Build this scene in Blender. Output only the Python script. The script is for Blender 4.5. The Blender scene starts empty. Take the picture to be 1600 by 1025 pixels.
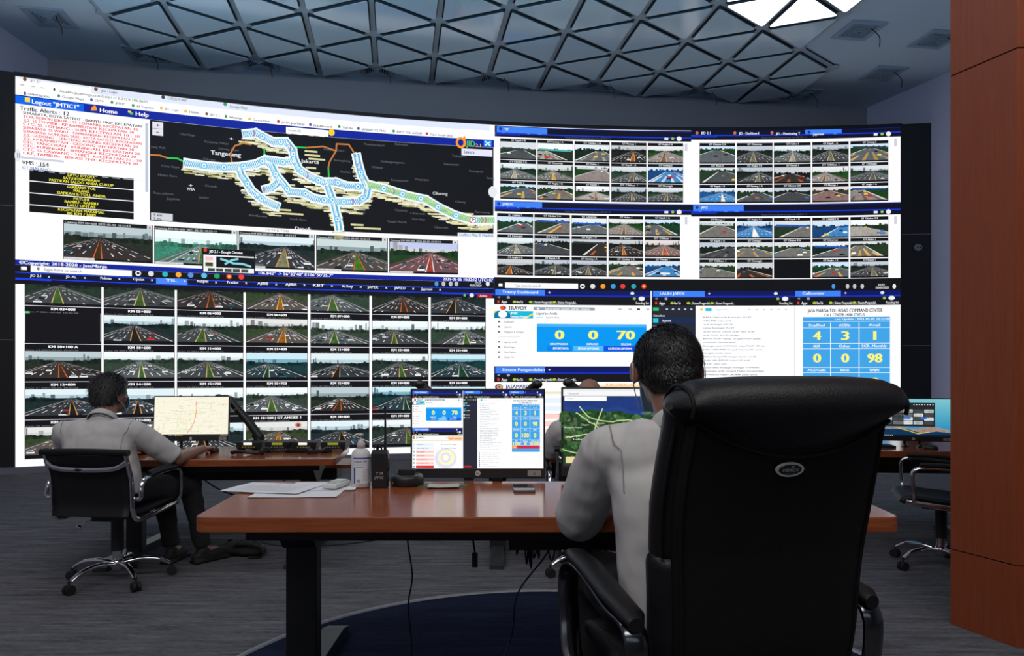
import bpy, math, random
from mathutils import Vector, Matrix, Euler
R_ = math.radians
PI = math.pi

# ------------------------------------------------------------------ camera, world, lights, exposure
scn = bpy.context.scene
EYE = 1.27            # eye height above the lower floor
FPX = 1120.0          # focal length in pixels of the 1600 px frame
HOR = 582.0           # horizon row
cam_d = bpy.data.cameras.new('camera')
cam = bpy.data.objects.new('camera', cam_d)
scn.collection.objects.link(cam)
cam.location = (0, 0, EYE)
cam.rotation_euler = (PI / 2, 0, 0)
cam_d.sensor_width = 36
cam_d.lens = 36 * FPX / 1600
cam_d.shift_y = (HOR - 512.5) / 1600
cam_d.clip_start = 0.05
cam_d.clip_end = 100
scn.camera = cam

w = bpy.data.worlds.new('world'); scn.world = w
w.use_nodes = True
w.node_tree.nodes['Background'].inputs[0].default_value = (0.5, 0.6, 0.8, 1)
w.node_tree.nodes['Background'].inputs[1].default_value = 0.05
scn.view_settings.view_transform = 'Standard'
scn.view_settings.look = 'None'
scn.view_settings.exposure = 0.0
scn.view_settings.gamma = 1.0
scn.view_settings.use_curve_mapping = False
scn.cycles.max_bounces = 6
scn.cycles.use_denoising = True

def area(name, loc, target, sx, sy, power, col=(1, 1, 1)):
    l = bpy.data.lights.new(name, 'AREA'); l.shape = 'RECTANGLE'; l.size = sx; l.size_y = sy
    l.energy = power; l.color = col
    o = bpy.data.objects.new(name, l); scn.collection.objects.link(o)
    o.location = loc
    d = Vector(target) - Vector(loc)
    o.rotation_euler = d.to_track_quat('-Z', 'Y').to_euler()
    return o
area('ceiling_lamp', (-1.5, -0.6, 5.5), (-1.5, 3.6, 0.6), 5.0, 2.0, 190, (1, .96, .93))
area('ceiling_lamp', (2.4, 0.8, 5.5), (1.8, 3.4, 0.5), 2.5, 2.0, 80, (1, .96, .93))
area('ceiling_lamp', (-2.5, 4.6, 5.55), (-2.6, 6.2, 0.0), 3.0, 1.2, 60, (.95, .95, 1))
area('added_ceiling_uplight', (0.0, 6.5, 4.85), (0.25, 8.0, 6.2), 10.5, .4, 62, (.34, .68, 1))  # added light above the frame, brightens the ceiling like the screens' glow
area('added_rear_fill', (0.0, -2.9, 3.6), (0.3, 5.6, 5.6), 9.0, 1.6, 30, (.75, .88, 1))  # added fill behind the camera for the ceiling, no window there

# ------------------------------------------------------------------ basic helpers
COL = scn.collection
def lin(c):
    c = c / 255.0
    return c / 12.92 if c <= 0.04045 else ((c + 0.055) / 1.055) ** 2.4
def srgb(r, g, b): return (lin(r), lin(g), lin(b), 1.0)
def at(px, py, z):
    d = FPX * (EYE - z) / (py - HOR)
    return Vector(((px - 800) / FPX * d, d, z))
def atd(px, py, d):
    return Vector(((px - 800) / FPX * d, d, EYE + (HOR - py) / FPX * d))

def thing(name, label, cat, loc=(0, 0, 0), rz=0, group=None, kind=None):
    o = bpy.data.objects.new(name, None); COL.objects.link(o)
    o.empty_display_size = 0.05
    o.location = loc; o.rotation_euler = (0, 0, rz)
    return tag(o, label, cat, group, kind)
def tag(o, label=None, cat=None, group=None, kind=None):
    if label: o['label'] = label
    if cat: o['category'] = cat
    if group: o['group'] = group
    if kind: o['kind'] = kind
    return o
def link_mesh(name, me, mat=None, parent=None, kind=None):
    o = bpy.data.objects.new(name, me); COL.objects.link(o)
    if mat: me.materials.append(mat)
    if parent: o.parent = parent
    if kind: o['kind'] = kind
    return o
def copy_tree(o, parent=None):
    c = o.copy(); COL.objects.link(c)
    if parent: c.parent = parent
    for ch in list(o.children): copy_tree(ch, c)
    return c

class MB:
    def __init__(s): s.v = []; s.f = []; s.sm = []
    def add(s, vs, fs, sm=False):
        n = len(s.v); s.v += [tuple(v) for v in vs]
        for f in fs: s.f.append(tuple(i + n for i in f)); s.sm.append(sm)
        return s
    def box(s, c, d, rz=0, M=None):
        hx, hy, hz = d[0] / 2, d[1] / 2, d[2] / 2
        vs = [Vector((x, y, z)) for z in (-hz, hz) for y in (-hy, hy) for x in (-hx, hx)]
        m = M if M is not None else Matrix.Rotation(rz, 3, 'Z')
        vs = [m @ v + Vector(c) for v in vs]
        return s.add(vs, [(0, 2, 3, 1), (4, 5, 7, 6), (0, 1, 5, 4), (2, 6, 7, 3), (0, 4, 6, 2), (1, 3, 7, 5)])
    def prism(s, poly, z0, z1):
        n = len(poly)
        vs = [(p[0], p[1], z0) for p in poly] + [(p[0], p[1], z1) for p in poly]
        fs = [tuple(range(n - 1, -1, -1)), tuple(range(n, 2 * n))]
        fs += [(i, (i + 1) % n, n + (i + 1) % n, n + i) for i in range(n)]
        return s.add(vs, fs)
    def rings(s, rings, closed=True, caps=True, sm=True):
        n = len(rings[0]); vs = []; fs = []
        for r in rings: vs += list(r)
        for k in range(len(rings) - 1):
            for i in range(n if closed else n - 1):
                j = (i + 1) % n
                fs.append((k * n + i, k * n + j, (k + 1) * n + j, (k + 1) * n + i))
        s.add(vs, fs, sm)
        if caps:
            s.add(rings[0], [tuple(range(n - 1, -1, -1))]); s.add(rings[-1], [tuple(range(n))])
        return s
    def cyl(s, p0, p1, r0, r1=None, n=16, sm=True):
        r1 = r0 if r1 is None else r1
        p0 = Vector(p0); p1 = Vector(p1); d = (p1 - p0).normalized()
        a = d.orthogonal().normalized(); b = d.cross(a)
        mk = lambda p, r: [p + (a * math.cos(2 * PI * i / n) + b * math.sin(2 * PI * i / n)) * r for i in range(n)]
        return s.rings([mk(p0, r0), mk(p1, r1)], sm=sm)
    def tube(s, pts, r, n=8, sub=5, flat=None, up=None):
        pts = smooth_path([Vector(p) for p in pts], sub)
        rings = []; prev = None
        for i, p in enumerate(pts):
            t = (pts[min(i + 1, len(pts) - 1)] - pts[max(i - 1, 0)]).normalized()
            if up is not None: a = Vector(up) - t * Vector(up).dot(t); a.normalize()
            elif prev is None: a = t.orthogonal().normalized()
            else:
                a = prev - t * prev.dot(t); a.normalize()
            prev = a; b = t.cross(a)
            rr = r(i / (len(pts) - 1)) if callable(r) else r
            fa, fb = flat if flat else (1, 1)
            rings.append([p + (a * math.cos(2 * PI * k / n) * fa + b * math.sin(2 * PI * k / n) * fb) * rr for k in range(n)])
        return s.rings(rings)
    def lathe(s, prof, c=(0, 0, 0), n=24, M=None):
        rings = []
        for r, z in prof:
            ring = [Vector((r * math.cos(2 * PI * i / n), r * math.sin(2 * PI * i / n), z)) for i in range(n)]
            if M is not None: ring = [M @ v for v in ring]
            rings.append([v + Vector(c) for v in ring])
        return s.rings(rings)
    def ell(s, c, r, M=None, nu=16, nv=10):
        rings = []
        for k in range(nv + 1):
            a = PI * k / nv; rr = max(math.sin(a), 0.02)
            ring = [Vector((r[0] * rr * math.cos(2 * PI * i / nu), r[1] * rr * math.sin(2 * PI * i / nu), -r[2] * math.cos(a))) for i in range(nu)]
            if M is not None: ring = [M @ v for v in ring]
            rings.append([v + Vector(c) for v in ring])
        return s.rings(rings)
    def cap(s, p0, r0, p1, r1):
        s.ell(p0, (r0, r0, r0)); s.ell(p1, (r1, r1, r1)); return s.cyl(p0, p1, r0, r1)
    def build(s, name, mat, parent=None, bevel=0, kind=None, seg=2, subsurf=0):
        me = bpy.data.meshes.new(name)
        me.from_pydata([tuple(v) for v in s.v], [], s.f)
        me.polygons.foreach_set('use_smooth', s.sm)
        me.update()
        o = link_mesh(name, me, mat, parent, kind)
        if bevel:
            m = o.modifiers.new('bevel', 'BEVEL'); m.width = bevel; m.segments = seg; m.limit_method = 'ANGLE'; m.angle_limit = R_(40)
        if subsurf:
            m = o.modifiers.new('sub', 'SUBSURF'); m.levels = subsurf; m.render_levels = subsurf
        return o
    def blob(s, name, mat, parent, voxel=0.008, it=4, disp=0, dscale=.1):
        o = s.build(name, mat, parent)
        m = o.modifiers.new('remesh', 'REMESH'); m.mode = 'VOXEL'; m.voxel_size = voxel; m.use_smooth_shade = True
        m = o.modifiers.new('smooth', 'SMOOTH'); m.factor = .6; m.iterations = it
        if disp:
            t = bpy.data.textures.new(name + '_folds', 'CLOUDS'); t.noise_scale = dscale; t.noise_depth = 1
            m = o.modifiers.new('folds', 'DISPLACE'); m.texture = t; m.strength = disp; m.mid_level = .5; m.texture_coords = 'LOCAL'
        return o

def smooth_path(p, sub):
    if sub <= 1 or len(p) < 3: return p
    out = []
    for i in range(len(p) - 1):
        a = p[max(i - 1, 0)]; b = p[i]; c = p[i + 1]; d = p[min(i + 2, len(p) - 1)]
        for k in range(sub):
            t = k / sub
            out.append(0.5 * ((2 * b) + (c - a) * t + (2 * a - 5 * b + 4 * c - d) * t * t + (3 * b - a - 3 * c + d) * t ** 3))
    out.append(p[-1]); return out
def round_poly(pts, r, n=4):
    out = []; N = len(pts)
    for i in range(N):
        p = Vector(pts[i]).to_2d(); a = (Vector(pts[i - 1]).to_2d() - p).normalized(); b = (Vector(pts[(i + 1) % N]).to_2d() - p).normalized()
        p0 = p + a * r; p1 = p + b * r
        for k in range(n + 1):
            t = k / n
            out.append(tuple(p0 * (1 - t) ** 2 + p * 2 * t * (1 - t) + p1 * t * t))
    return out

# ------------------------------------------------------------------ materials
MATS = {}
def new_mat(name):
    m = bpy.data.materials.new(name); m.use_nodes = True
    nt = m.node_tree; return m, nt, nt.nodes['Principled BSDF']
def mat(name, col, rough=.5, metal=0, bump=0, bscale=200, spec=.5, var=0, vscale=8, coat=0, trans=0, stretch=(1, 1, 1), emit=None, estr=1):
    if name in MATS: return MATS[name]
    m, nt, b = new_mat(name)
    b.inputs['Base Color'].default_value = col
    b.inputs['Roughness'].default_value = rough
    b.inputs['Metallic'].default_value = metal
    b.inputs['Specular IOR Level'].default_value = spec
    b.inputs['Coat Weight'].default_value = coat
    b.inputs['Transmission Weight'].default_value = trans
    if emit:
        b.inputs['Emission Color'].default_value = emit; b.inputs['Emission Strength'].default_value = estr
    tc = nt.nodes.new('ShaderNodeTexCoord'); mp = nt.nodes.new('ShaderNodeMapping')
    mp.inputs['Scale'].default_value = stretch
    nt.links.new(tc.outputs['Object'], mp.inputs[0])
    n = nt.nodes.new('ShaderNodeTexNoise'); n.inputs['Scale'].default_value = vscale; n.inputs['Detail'].default_value = 5
    nt.links.new(mp.outputs[0], n.inputs['Vector'])
    mx = nt.nodes.new('ShaderNodeMix'); mx.data_type = 'RGBA'
    mx.inputs['A'].default_value = tuple(c * (1 - var) for c in col[:3]) + (1,)
    mx.inputs['B'].default_value = tuple(min(1, c * (1 + var)) for c in col[:3]) + (1,)
    nt.links.new(n.outputs['Fac'], mx.inputs['Factor']); nt.links.new(mx.outputs['Result'], b.inputs['Base Color'])
    if bump:
        n2 = nt.nodes.new('ShaderNodeTexNoise'); n2.inputs['Scale'].default_value = bscale; n2.inputs['Detail'].default_value = 3
        nt.links.new(mp.outputs[0], n2.inputs['Vector'])
        bp = nt.nodes.new('ShaderNodeBump'); bp.inputs['Strength'].default_value = bump; bp.inputs['Distance'].default_value = .002
        nt.links.new(n2.outputs['Fac'], bp.inputs['Height']); nt.links.new(bp.outputs[0], b.inputs['Normal'])
    MATS[name] = m; return m
def carpet(name, a, b_, c):
    m, nt, b = new_mat(name); b.inputs['Roughness'].default_value = 1; b.inputs['Specular IOR Level'].default_value = .1
    tc = nt.nodes.new('ShaderNodeTexCoord')
    def noise(sc, stretch, det=4):
        mp = nt.nodes.new('ShaderNodeMapping'); mp.inputs['Scale'].default_value = stretch
        nt.links.new(tc.outputs['Object'], mp.inputs[0])
        n = nt.nodes.new('ShaderNodeTexNoise'); n.inputs['Scale'].default_value = sc; n.inputs['Detail'].default_value = det; n.inputs['Roughness'].default_value = .65
        nt.links.new(mp.outputs[0], n.inputs['Vector']); return n
    n1 = noise(3.0, (.9, 9, 1)); n2 = noise(22, (1, 14, 1), 3); n3 = noise(260, (1, 1, 1), 2)
    r = nt.nodes.new('ShaderNodeValToRGB'); e = r.color_ramp.elements
    e[0].position = .34; e[0].color = a; e[1].position = .68; e[1].color = c
    k = e.new(.5); k.color = b_
    ad = nt.nodes.new('ShaderNodeMath'); ad.operation = 'MULTIPLY_ADD'; ad.inputs[1].default_value = .5
    nt.links.new(n1.outputs['Fac'], ad.inputs[0])
    h = nt.nodes.new('ShaderNodeMath'); h.operation = 'MULTIPLY'; h.inputs[1].default_value = .5
    nt.links.new(n2.outputs['Fac'], h.inputs[0]); nt.links.new(h.outputs[0], ad.inputs[2])
    nt.links.new(ad.outputs[0], r.inputs[0])
    mx = nt.nodes.new('ShaderNodeMix'); mx.data_type = 'RGBA'; mx.blend_type = 'MULTIPLY'; mx.inputs['Factor'].default_value = .7
    r3 = nt.nodes.new('ShaderNodeValToRGB'); r3.color_ramp.elements[0].position = .3; r3.color_ramp.elements[0].color = (.35, .35, .35, 1); r3.color_ramp.elements[1].position = .65
    nt.links.new(n3.outputs['Fac'], r3.inputs[0]); nt.links.new(r.outputs[0], mx.inputs['A']); nt.links.new(r3.outputs[0], mx.inputs['B'])
    nt.links.new(mx.outputs['Result'], b.inputs['Base Color'])
    bp = nt.nodes.new('ShaderNodeBump'); bp.inputs['Strength'].default_value = .6; bp.inputs['Distance'].default_value = .004
    nt.links.new(n3.outputs['Fac'], bp.inputs['Height']); nt.links.new(bp.outputs[0], b.inputs['Normal'])
    return m
def wood(name, a, b_, stretch, rough=.35):
    m, nt, b = new_mat(name); b.inputs['Roughness'].default_value = rough
    tc = nt.nodes.new('ShaderNodeTexCoord'); mp = nt.nodes.new('ShaderNodeMapping'); mp.inputs['Scale'].default_value = stretch
    nt.links.new(tc.outputs['Object'], mp.inputs[0])
    n = nt.nodes.new('ShaderNodeTexNoise'); n.inputs['Scale'].default_value = 4; n.inputs['Detail'].default_value = 8; n.inputs['Roughness'].default_value = .6
    n.inputs['Distortion'].default_value = .4
    nt.links.new(mp.outputs[0], n.inputs['Vector'])
    r = nt.nodes.new('ShaderNodeValToRGB'); e = r.color_ramp.elements
    e[0].position = .3; e[0].color = a; e[1].position = .7; e[1].color = b_
    nt.links.new(n.outputs['Fac'], r.inputs[0]); nt.links.new(r.outputs[0], b.inputs['Base Color'])
    return m

M_CARPET = carpet('grey_striated_carpet', (.04, .04, .046, 1), (.14, .14, .155, 1), (.26, .26, .28, 1))
M_BLUE = carpet('blue_carpet', (.006, .008, .022, 1), (.014, .018, .046, 1), (.028, .034, .075, 1))
M_WOOD = wood('cherry_veneer', (.22, .052, .017, 1), (.33, .090, .031, 1), (1.2, 22, 22), .16)
M_WOODV = wood('cherry_veneer_upright', (.23, .046, .012, 1), (.30, .064, .019, 1), (16, 16, 1.0), .45)
M_WALL = mat('painted_wall', (.22, .22, .25, 1), .9, var=.04, vscale=2)
M_SIDE = mat('painted_side_wall', (.45, .43, .56, 1), .9, var=.04, vscale=2)
M_CEIL = mat('painted_ceiling', (.55, .66, .74, 1), .85, var=.03, vscale=1.5)  # blue of the screen light is tinted into the paint colour
M_LATT = mat('lattice_frame_paint', (.36, .43, .48, 1), .5, var=.08)
M_STRETCH = mat('glossy_ceiling_panel', (.56, .69, .76, 1), .14, spec=.5, var=.03, vscale=.8)  # white panel, bluish screen light mixed into its base colour
M_BASE = mat('baseboard_grey', (.20, .20, .24, 1), .6, var=.1)
M_METAL = mat('trim_metal', (.30, .30, .31, 1), .4, metal=.8, var=.1)
M_BLACK = mat('black_plastic', (.012, .012, .014, 1), .42, var=.15)
M_BLACKM = mat('black_matt_cladding', (.006, .006, .009, 1), .6, var=.2)
M_BLKMET = mat('black_powder_coat', (.014, .014, .016, 1), .45, bump=.2, bscale=500, var=.1)
M_LEATH = mat('black_leather', (.008, .008, .009, 1), .42, spec=.35, bump=.5, bscale=260, var=.2, vscale=20)
M_LEATHB = mat('black_leather_back', (.005, .005, .005, 1), .62, spec=.25, bump=.4, bscale=300, var=.2, vscale=20)
M_CHROME = mat('chrome', (.75, .75, .76, 1), .10, metal=1, var=.03)
M_DCHROME = mat('dark_chrome', (.14, .14, .15, 1), .18, metal=1, var=.05)
M_RUBBER = mat('rubber', (.008, .008, .009, 1), .7, var=.2)
M_SKIN = mat('skin', (.34, .17, .11, 1), .5, var=.12, vscale=25, bump=.25, bscale=120)
M_SKIN2 = mat('skin_tan', (.27, .13, .085, 1), .45, var=.12, vscale=25, bump=.25, bscale=120)
M_SHIRT = mat('white_shirt_cotton', (.52, .50, .49, 1), .9, var=.03, bump=.15, bscale=900, spec=.2)
def creased(m):
    nt = m.node_tree; b = nt.nodes['Principled BSDF']; tc = nt.nodes.new('ShaderNodeTexCoord'); mp = nt.nodes.new('ShaderNodeMapping')
    mp.inputs['Scale'].default_value = (1.6, 1.0, .55); mp.inputs['Rotation'].default_value = (.4, .5, .2)
    n = nt.nodes.new('ShaderNodeTexNoise'); n.inputs['Scale'].default_value = 5.5; n.inputs['Detail'].default_value = 1.5; n.inputs['Distortion'].default_value = 1.0
    nt.links.new(tc.outputs['Object'], mp.inputs[0]); nt.links.new(mp.outputs[0], n.inputs['Vector'])
    r = nt.nodes.new('ShaderNodeValToRGB'); r.color_ramp.interpolation = 'B_SPLINE'; r.color_ramp.elements[0].position = .40; r.color_ramp.elements[1].position = .60
    nt.links.new(n.outputs['Fac'], r.inputs[0])
    bp = nt.nodes.new('ShaderNodeBump'); bp.inputs['Strength'].default_value = .55; bp.inputs['Distance'].default_value = .012
    old = b.inputs['Normal'].links[0].from_socket
    nt.links.new(r.outputs[0], bp.inputs['Height']); nt.links.new(old, bp.inputs['Normal']); nt.links.new(bp.outputs[0], b.inputs['Normal'])
creased(M_SHIRT)
M_TROUS = mat('black_trousers', (.012, .012, .014, 1), .9, var=.2, bump=.3, bscale=600)
M_HAIRB = mat('black_hair', (.010, .009, .009, 1), .45, var=.3, vscale=60)
M_HAIRG = mat('greying_hair', (.035, .034, .036, 1), .5, var=.5, vscale=60)
M_MASK = mat('surgical_mask', (.25, .45, .62, 1), .9, var=.05)
M_WHITEP = mat('white_plastic', (.62, .62, .60, 1), .4, var=.03)
M_PAPER = mat('paper', (.72, .72, .76, 1), .9, var=.02)
M_INK = mat('grey_print', (.35, .35, .4, 1), .9)
M_LCD = mat('green_lcd', (.25, .27, .03, 1), .4, emit=(.35, .36, .02, 1), estr=.5)
M_LCDW = mat('lit_lcd', (.8, .8, .7, 1), .4, emit=(1, .95, .8, 1), estr=.9)
M_BLUEC = mat('blue_cable', (.015, .02, .12, 1), .5)
M_WCAB = mat('beige_cable', (.40, .39, .34, 1), .5)
M_LIGHT = mat('lit_panel', (1, 1, 1, 1), .5, emit=(.93, .97, 1, 1), estr=1.6)
M_GREEN = mat('green_card', (.02, .15, .08, 1), .6)
M_LBLUE = mat('label_blue', (.02, .08, .32, 1), .5)
M_LWHITE = mat('label_white', (.66, .68, .72, 1), .6)
M_TEXTD = mat('dark_print', (.03, .03, .05, 1), .6)
M_TEXTW = mat('silver_print', (.55, .53, .50, 1), .4)
M_EDGE = mat('panel_edge_shade', (.05, .06, .07, 1), .5, var=.1)  # shade inside the channels put into the rim colour
M_DUCT = mat('vent_paint', (.30, .38, .46, 1), .6)
M_DARK = mat('dark_gap', (.01, .012, .015, 1), .8)
M_YEL = mat('yellow_keys', (.30, .30, .04, 1), .5)
M_CLEAR = mat('clear_window_film', (.45, .55, .52, 1), .15, coat=.5)

def screen_mat():
    m, nt, b = new_mat('lit_display')
    b.inputs['Base Color'].default_value = (.01, .01, .01, 1); b.inputs['Roughness'].default_value = .6
    b.inputs['Specular IOR Level'].default_value = .2
    a = nt.nodes.new('ShaderNodeAttribute'); a.attribute_name = 'col'
    tc = nt.nodes.new('ShaderNodeTexCoord')
    n = nt.nodes.new('ShaderNodeTexNoise'); n.inputs['Scale'].default_value = 26; n.inputs['Detail'].default_value = 6; n.inputs['Roughness'].default_value = .8
    nt.links.new(tc.outputs['Object'], n.inputs['Vector'])
    mr = nt.nodes.new('ShaderNodeMapRange'); mr.inputs['From Min'].default_value = .3; mr.inputs['From Max'].default_value = .7
    mr.inputs['To Min'].default_value = .15; mr.inputs['To Max'].default_value = 1.9
    nt.links.new(n.outputs['Fac'], mr.inputs['Value'])
    one = nt.nodes.new('ShaderNodeMix'); one.data_type = 'FLOAT'; one.inputs['A'].default_value = 1
    inv = nt.nodes.new('ShaderNodeMath'); inv.operation = 'SUBTRACT'; inv.inputs[0].default_value = 1
    nt.links.new(a.outputs['Alpha'], inv.inputs[1])
    nt.links.new(inv.outputs[0], one.inputs['Factor']); nt.links.new(mr.outputs[0], one.inputs['B'])
    nt.links.new(a.outputs['Color'], b.inputs['Emission Color'])
    st = nt.nodes.new('ShaderNodeMath'); st.operation = 'MULTIPLY'; st.inputs[1].default_value = 1.08
    nt.links.new(one.outputs['Result'], st.inputs[0]); nt.links.new(st.outputs[0], b.inputs['Emission Strength'])
    return m
M_SCREEN = screen_mat()

# ------------------------------------------------------------------ text as mesh
_tc = {}
def text_mesh(s, res=2):
    if s in _tc: return _tc[s]
    cu = bpy.data.curves.new('t', 'FONT'); cu.body = s; cu.resolution_u = res; cu.size = 1
    o = bpy.data.objects.new('t', cu); COL.objects.link(o)
    dg = bpy.context.evaluated_depsgraph_get(); dg.update()
    me = o.evaluated_get(dg).to_mesh()
    vs = [(v.co.x, v.co.y) for v in me.vertices]; fs = [tuple(p.vertices) for p in me.polygons]
    o.evaluated_get(dg).to_mesh_clear()
    bpy.data.objects.remove(o); bpy.data.curves.remove(cu)
    if vs:
        x0 = min(v[0] for v in vs); x1 = max(v[0] for v in vs); vs = [((v[0] - x0) / (x1 - x0 + 1e-9), v[1] / .70) for v in vs]
    _tc[s] = (vs, fs, (x1 - x0) / .70 if vs else 1); return _tc[s]
def text_obj(name, s, O, X, Z, width, mat_, parent, height=None):
    """flat lettering: O lower-left corner, X right vector, Z up vector"""
    vs, fs, asp = text_mesh(s, 3)
    h = height or width / asp
    O = Vector(O); X = Vector(X).normalized(); Z = Vector(Z).normalized()
    mb = MB(); mb.add([O + X * (x * width) + Z * (y * h) for x, y in vs], fs)
    return mb.build(name, mat_, parent)

WHITE_GAIN = 1.0      # plain white page areas are driven brighter than the pictures
# ------------------------------------------------------------------ display canvas
class Canvas:
    """collects coloured polygons of a display picture; fmap(x, y, h) -> point"""
    def __init__(s, fmap, dh, maxw=None):
        s.fmap = fmap; s.dh = dh; s.v = []; s.f = []; s.c = []; s.lay = 0; s.clip = None; s.maxw = maxw
    def poly(s, pts, col, noise=0, lay=None):
        if s.clip: pts = clip_poly(pts, s.clip)
        if len(pts) < 3: return
        h = (s.lay if lay is None else lay) * s.dh
        if s.maxw:
            xs = [p[0] for p in pts]; a, b = min(xs), max(xs)
            k = int((b - a) / s.maxw)
            if k >= 1:
                for i in range(k + 1):
                    x0 = a + (b - a) * i / (k + 1); x1 = a + (b - a) * (i + 1) / (k + 1)
                    s._p(clip_x(pts, x0, x1), col, noise, h)
                return
        s._p(pts, col, noise, h)
    def _p(s, pts, col, noise, h):
        if len(pts) < 3: return
        n = len(s.v); s.v += [tuple(s.fmap(p[0], p[1], h)) for p in pts]
        s.f.append(tuple(range(n, n + len(pts)))); k = WHITE_GAIN if min(col) > 243 else 1.0
        s.c.append((lin(col[0]) * k * (.93 if k > 1 else 1), lin(col[1]) * k, lin(col[2]) * k * (1.06 if k > 1 else 1), 1 - noise))
    def rect(s, x0, x1, y0, y1, col, noise=0, lay=None):
        s.poly([(x0, y0), (x1, y0), (x1, y1), (x0, y1)], col, noise, lay)
    def disc(s, x, y, rx, ry, col, lay=None, n=14):
        s.poly([(x + rx * math.cos(2 * PI * i / n), y + ry * math.sin(2 * PI * i / n)) for i in range(n)], col, 0, lay)
    def text(s, t, x0, x1, yb, yt, col, lay=None):
        """text box from baseline yb to cap height yt"""
        vs, fs, _ = text_mesh(t)
        h = (s.lay if lay is None else lay) * s.dh
        cc = (lin(col[0]), lin(col[1]), lin(col[2]), 1); dx = (x1 - x0) / max(1, len(t)) * .11
        for off in (0, dx):
            n = len(s.v); s.v += [tuple(s.fmap(x0 + (x1 - x0) * a + off, yb + (yt - yb) * b, h)) for a, b in vs]
            for f in fs: s.f.append(tuple(i + n for i in f)); s.c.append(cc)
    def stroke(s, pts, w_, col, yk=1.0, noise=0, lay=None, wob=0, rnd=None):
        for i in range(len(pts) - 1):
            (x0, y0), (x1, y1) = pts[i], pts[i + 1]
            dx, dy = x1 - x0, (y1 - y0) / yk; L = math.hypot(dx, dy) + 1e-9
            nx, ny = -dy / L * w_ / 2, dx / L * w_ / 2 * yk
            ex, ey = dx / L * w_ * .25, dy / L * w_ * .25 * yk
            s.poly([(x0 + nx - ex, y0 + ny - ey), (x1 + nx + ex, y1 + ny + ey), (x1 - nx + ex, y1 - ny + ey), (x0 - nx - ex, y0 - ny - ey)], col, noise, lay)
    def build(s, name, parent, kind=None):
        me = bpy.data.meshes.new(name); me.from_pydata(s.v, [], s.f); me.update()
        at_ = me.color_attributes.new('col', 'FLOAT_COLOR', 'CORNER')
        buf = []
        for p, c in zip(me.polygons, s.c): buf += list(c) * p.loop_total
        at_.data.foreach_set('color', buf)
        return link_mesh(name, me, M_SCREEN, parent, kind)
def _clip_half(pts, ax, val, keep_less):
    out = []
    for i in range(len(pts)):
        a, b = pts[i - 1], pts[i]
        ia = (a[ax] <= val) if keep_less else (a[ax] >= val); ib = (b[ax] <= val) if keep_less else (b[ax] >= val)
        if ia != ib:
            t = (val - a[ax]) / (b[ax] - a[ax]); out.append((a[0] + (b[0] - a[0]) * t, a[1] + (b[1] - a[1]) * t))
        if ib: out.append(b)
    return out
def clip_poly(p, r):
    x0, x1, y0, y1 = r
    for ax, v, l in ((0, x0, 0), (0, x1, 1), (1, min(y0, y1), 0), (1, max(y0, y1), 1)):
        if len(p) < 3: return []
        p = _clip_half(p, ax, v, l)
    return p
def clip_x(p, x0, x1):
    p = _clip_half(p, 0, x0, 0)
    return _clip_half(p, 0, x1, 1) if len(p) >= 3 else []

# palette of camera pictures: sky, road, verge, median, extra
ROADS = [
    dict(sky=(236, 244, 246), road=(62, 66, 68), trees=(30, 46, 36), med=(58, 88, 42), line=(205, 180, 110), sky2=(214, 228, 234)),
    dict(sky=(222, 236, 240), road=(50, 53, 58), trees=(22, 38, 38), med=(24, 28, 28), line=(215, 150, 80), sky2=(180, 205, 216)),
    dict(sky=(185, 200, 205), road=(50, 44, 42), trees=(30, 40, 30), med=(56, 44, 26), line=(205, 96, 50), sky2=(140, 160, 165)),
    dict(sky=(240, 248, 250), road=(80, 86, 88), trees=(42, 58, 46), med=(62, 94, 46), line=(225, 210, 160), sky2=(222, 236, 240)),
    dict(sky=(200, 230, 238), road=(38, 58, 66), trees=(18, 52, 52), med=(20, 60, 50), line=(200, 200, 160), sky2=(120, 170, 190)),
    dict(sky=(225, 225, 222), road=(86, 78, 72), trees=(44, 60, 36), med=(140, 90, 40), line=(240, 180, 60), sky2=(205, 208, 210)),
]
GATES = [
    dict(sky=(200, 205, 208), road=(52, 46, 42), trees=(24, 26, 20), acc=(170, 84, 36)),
    dict(sky=(190, 200, 210), road=(66, 68, 70), trees=(26, 34, 26), acc=(110, 110, 100)),
    dict(sky=(230, 232, 235), road=(140, 128, 124), trees=(30, 66, 26), acc=(110, 92, 84)),
    dict(sky=(210, 225, 240), road=(60, 130, 190), trees=(24, 74, 130), acc=(225, 235, 245)),
    dict(sky=(215, 220, 222), road=(112, 110, 104), trees=(40, 60, 34), acc=(205, 160, 80)),
    dict(sky=(225, 215, 215), road=(132, 104, 98), trees=(56, 58, 46), acc=(170, 90, 78)),
    dict(sky=(240, 244, 248), road=(165, 160, 152), trees=(34, 50, 34), acc=(120, 110, 104)),
    dict(sky=(205, 225, 245), road=(90, 96, 100), trees=(24, 62, 36), acc=(205, 165, 90)),
    dict(sky=(225, 235, 240), road=(98, 102, 102), trees=(20, 44, 30), acc=(160, 160, 150)),
    dict(sky=(215, 222, 228), road=(74, 78, 80), trees=(36, 60, 40), acc=(90, 92, 92)),
]
def shade(c, k): return tuple(max(0, min(255, x * k)) for x in c)
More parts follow.
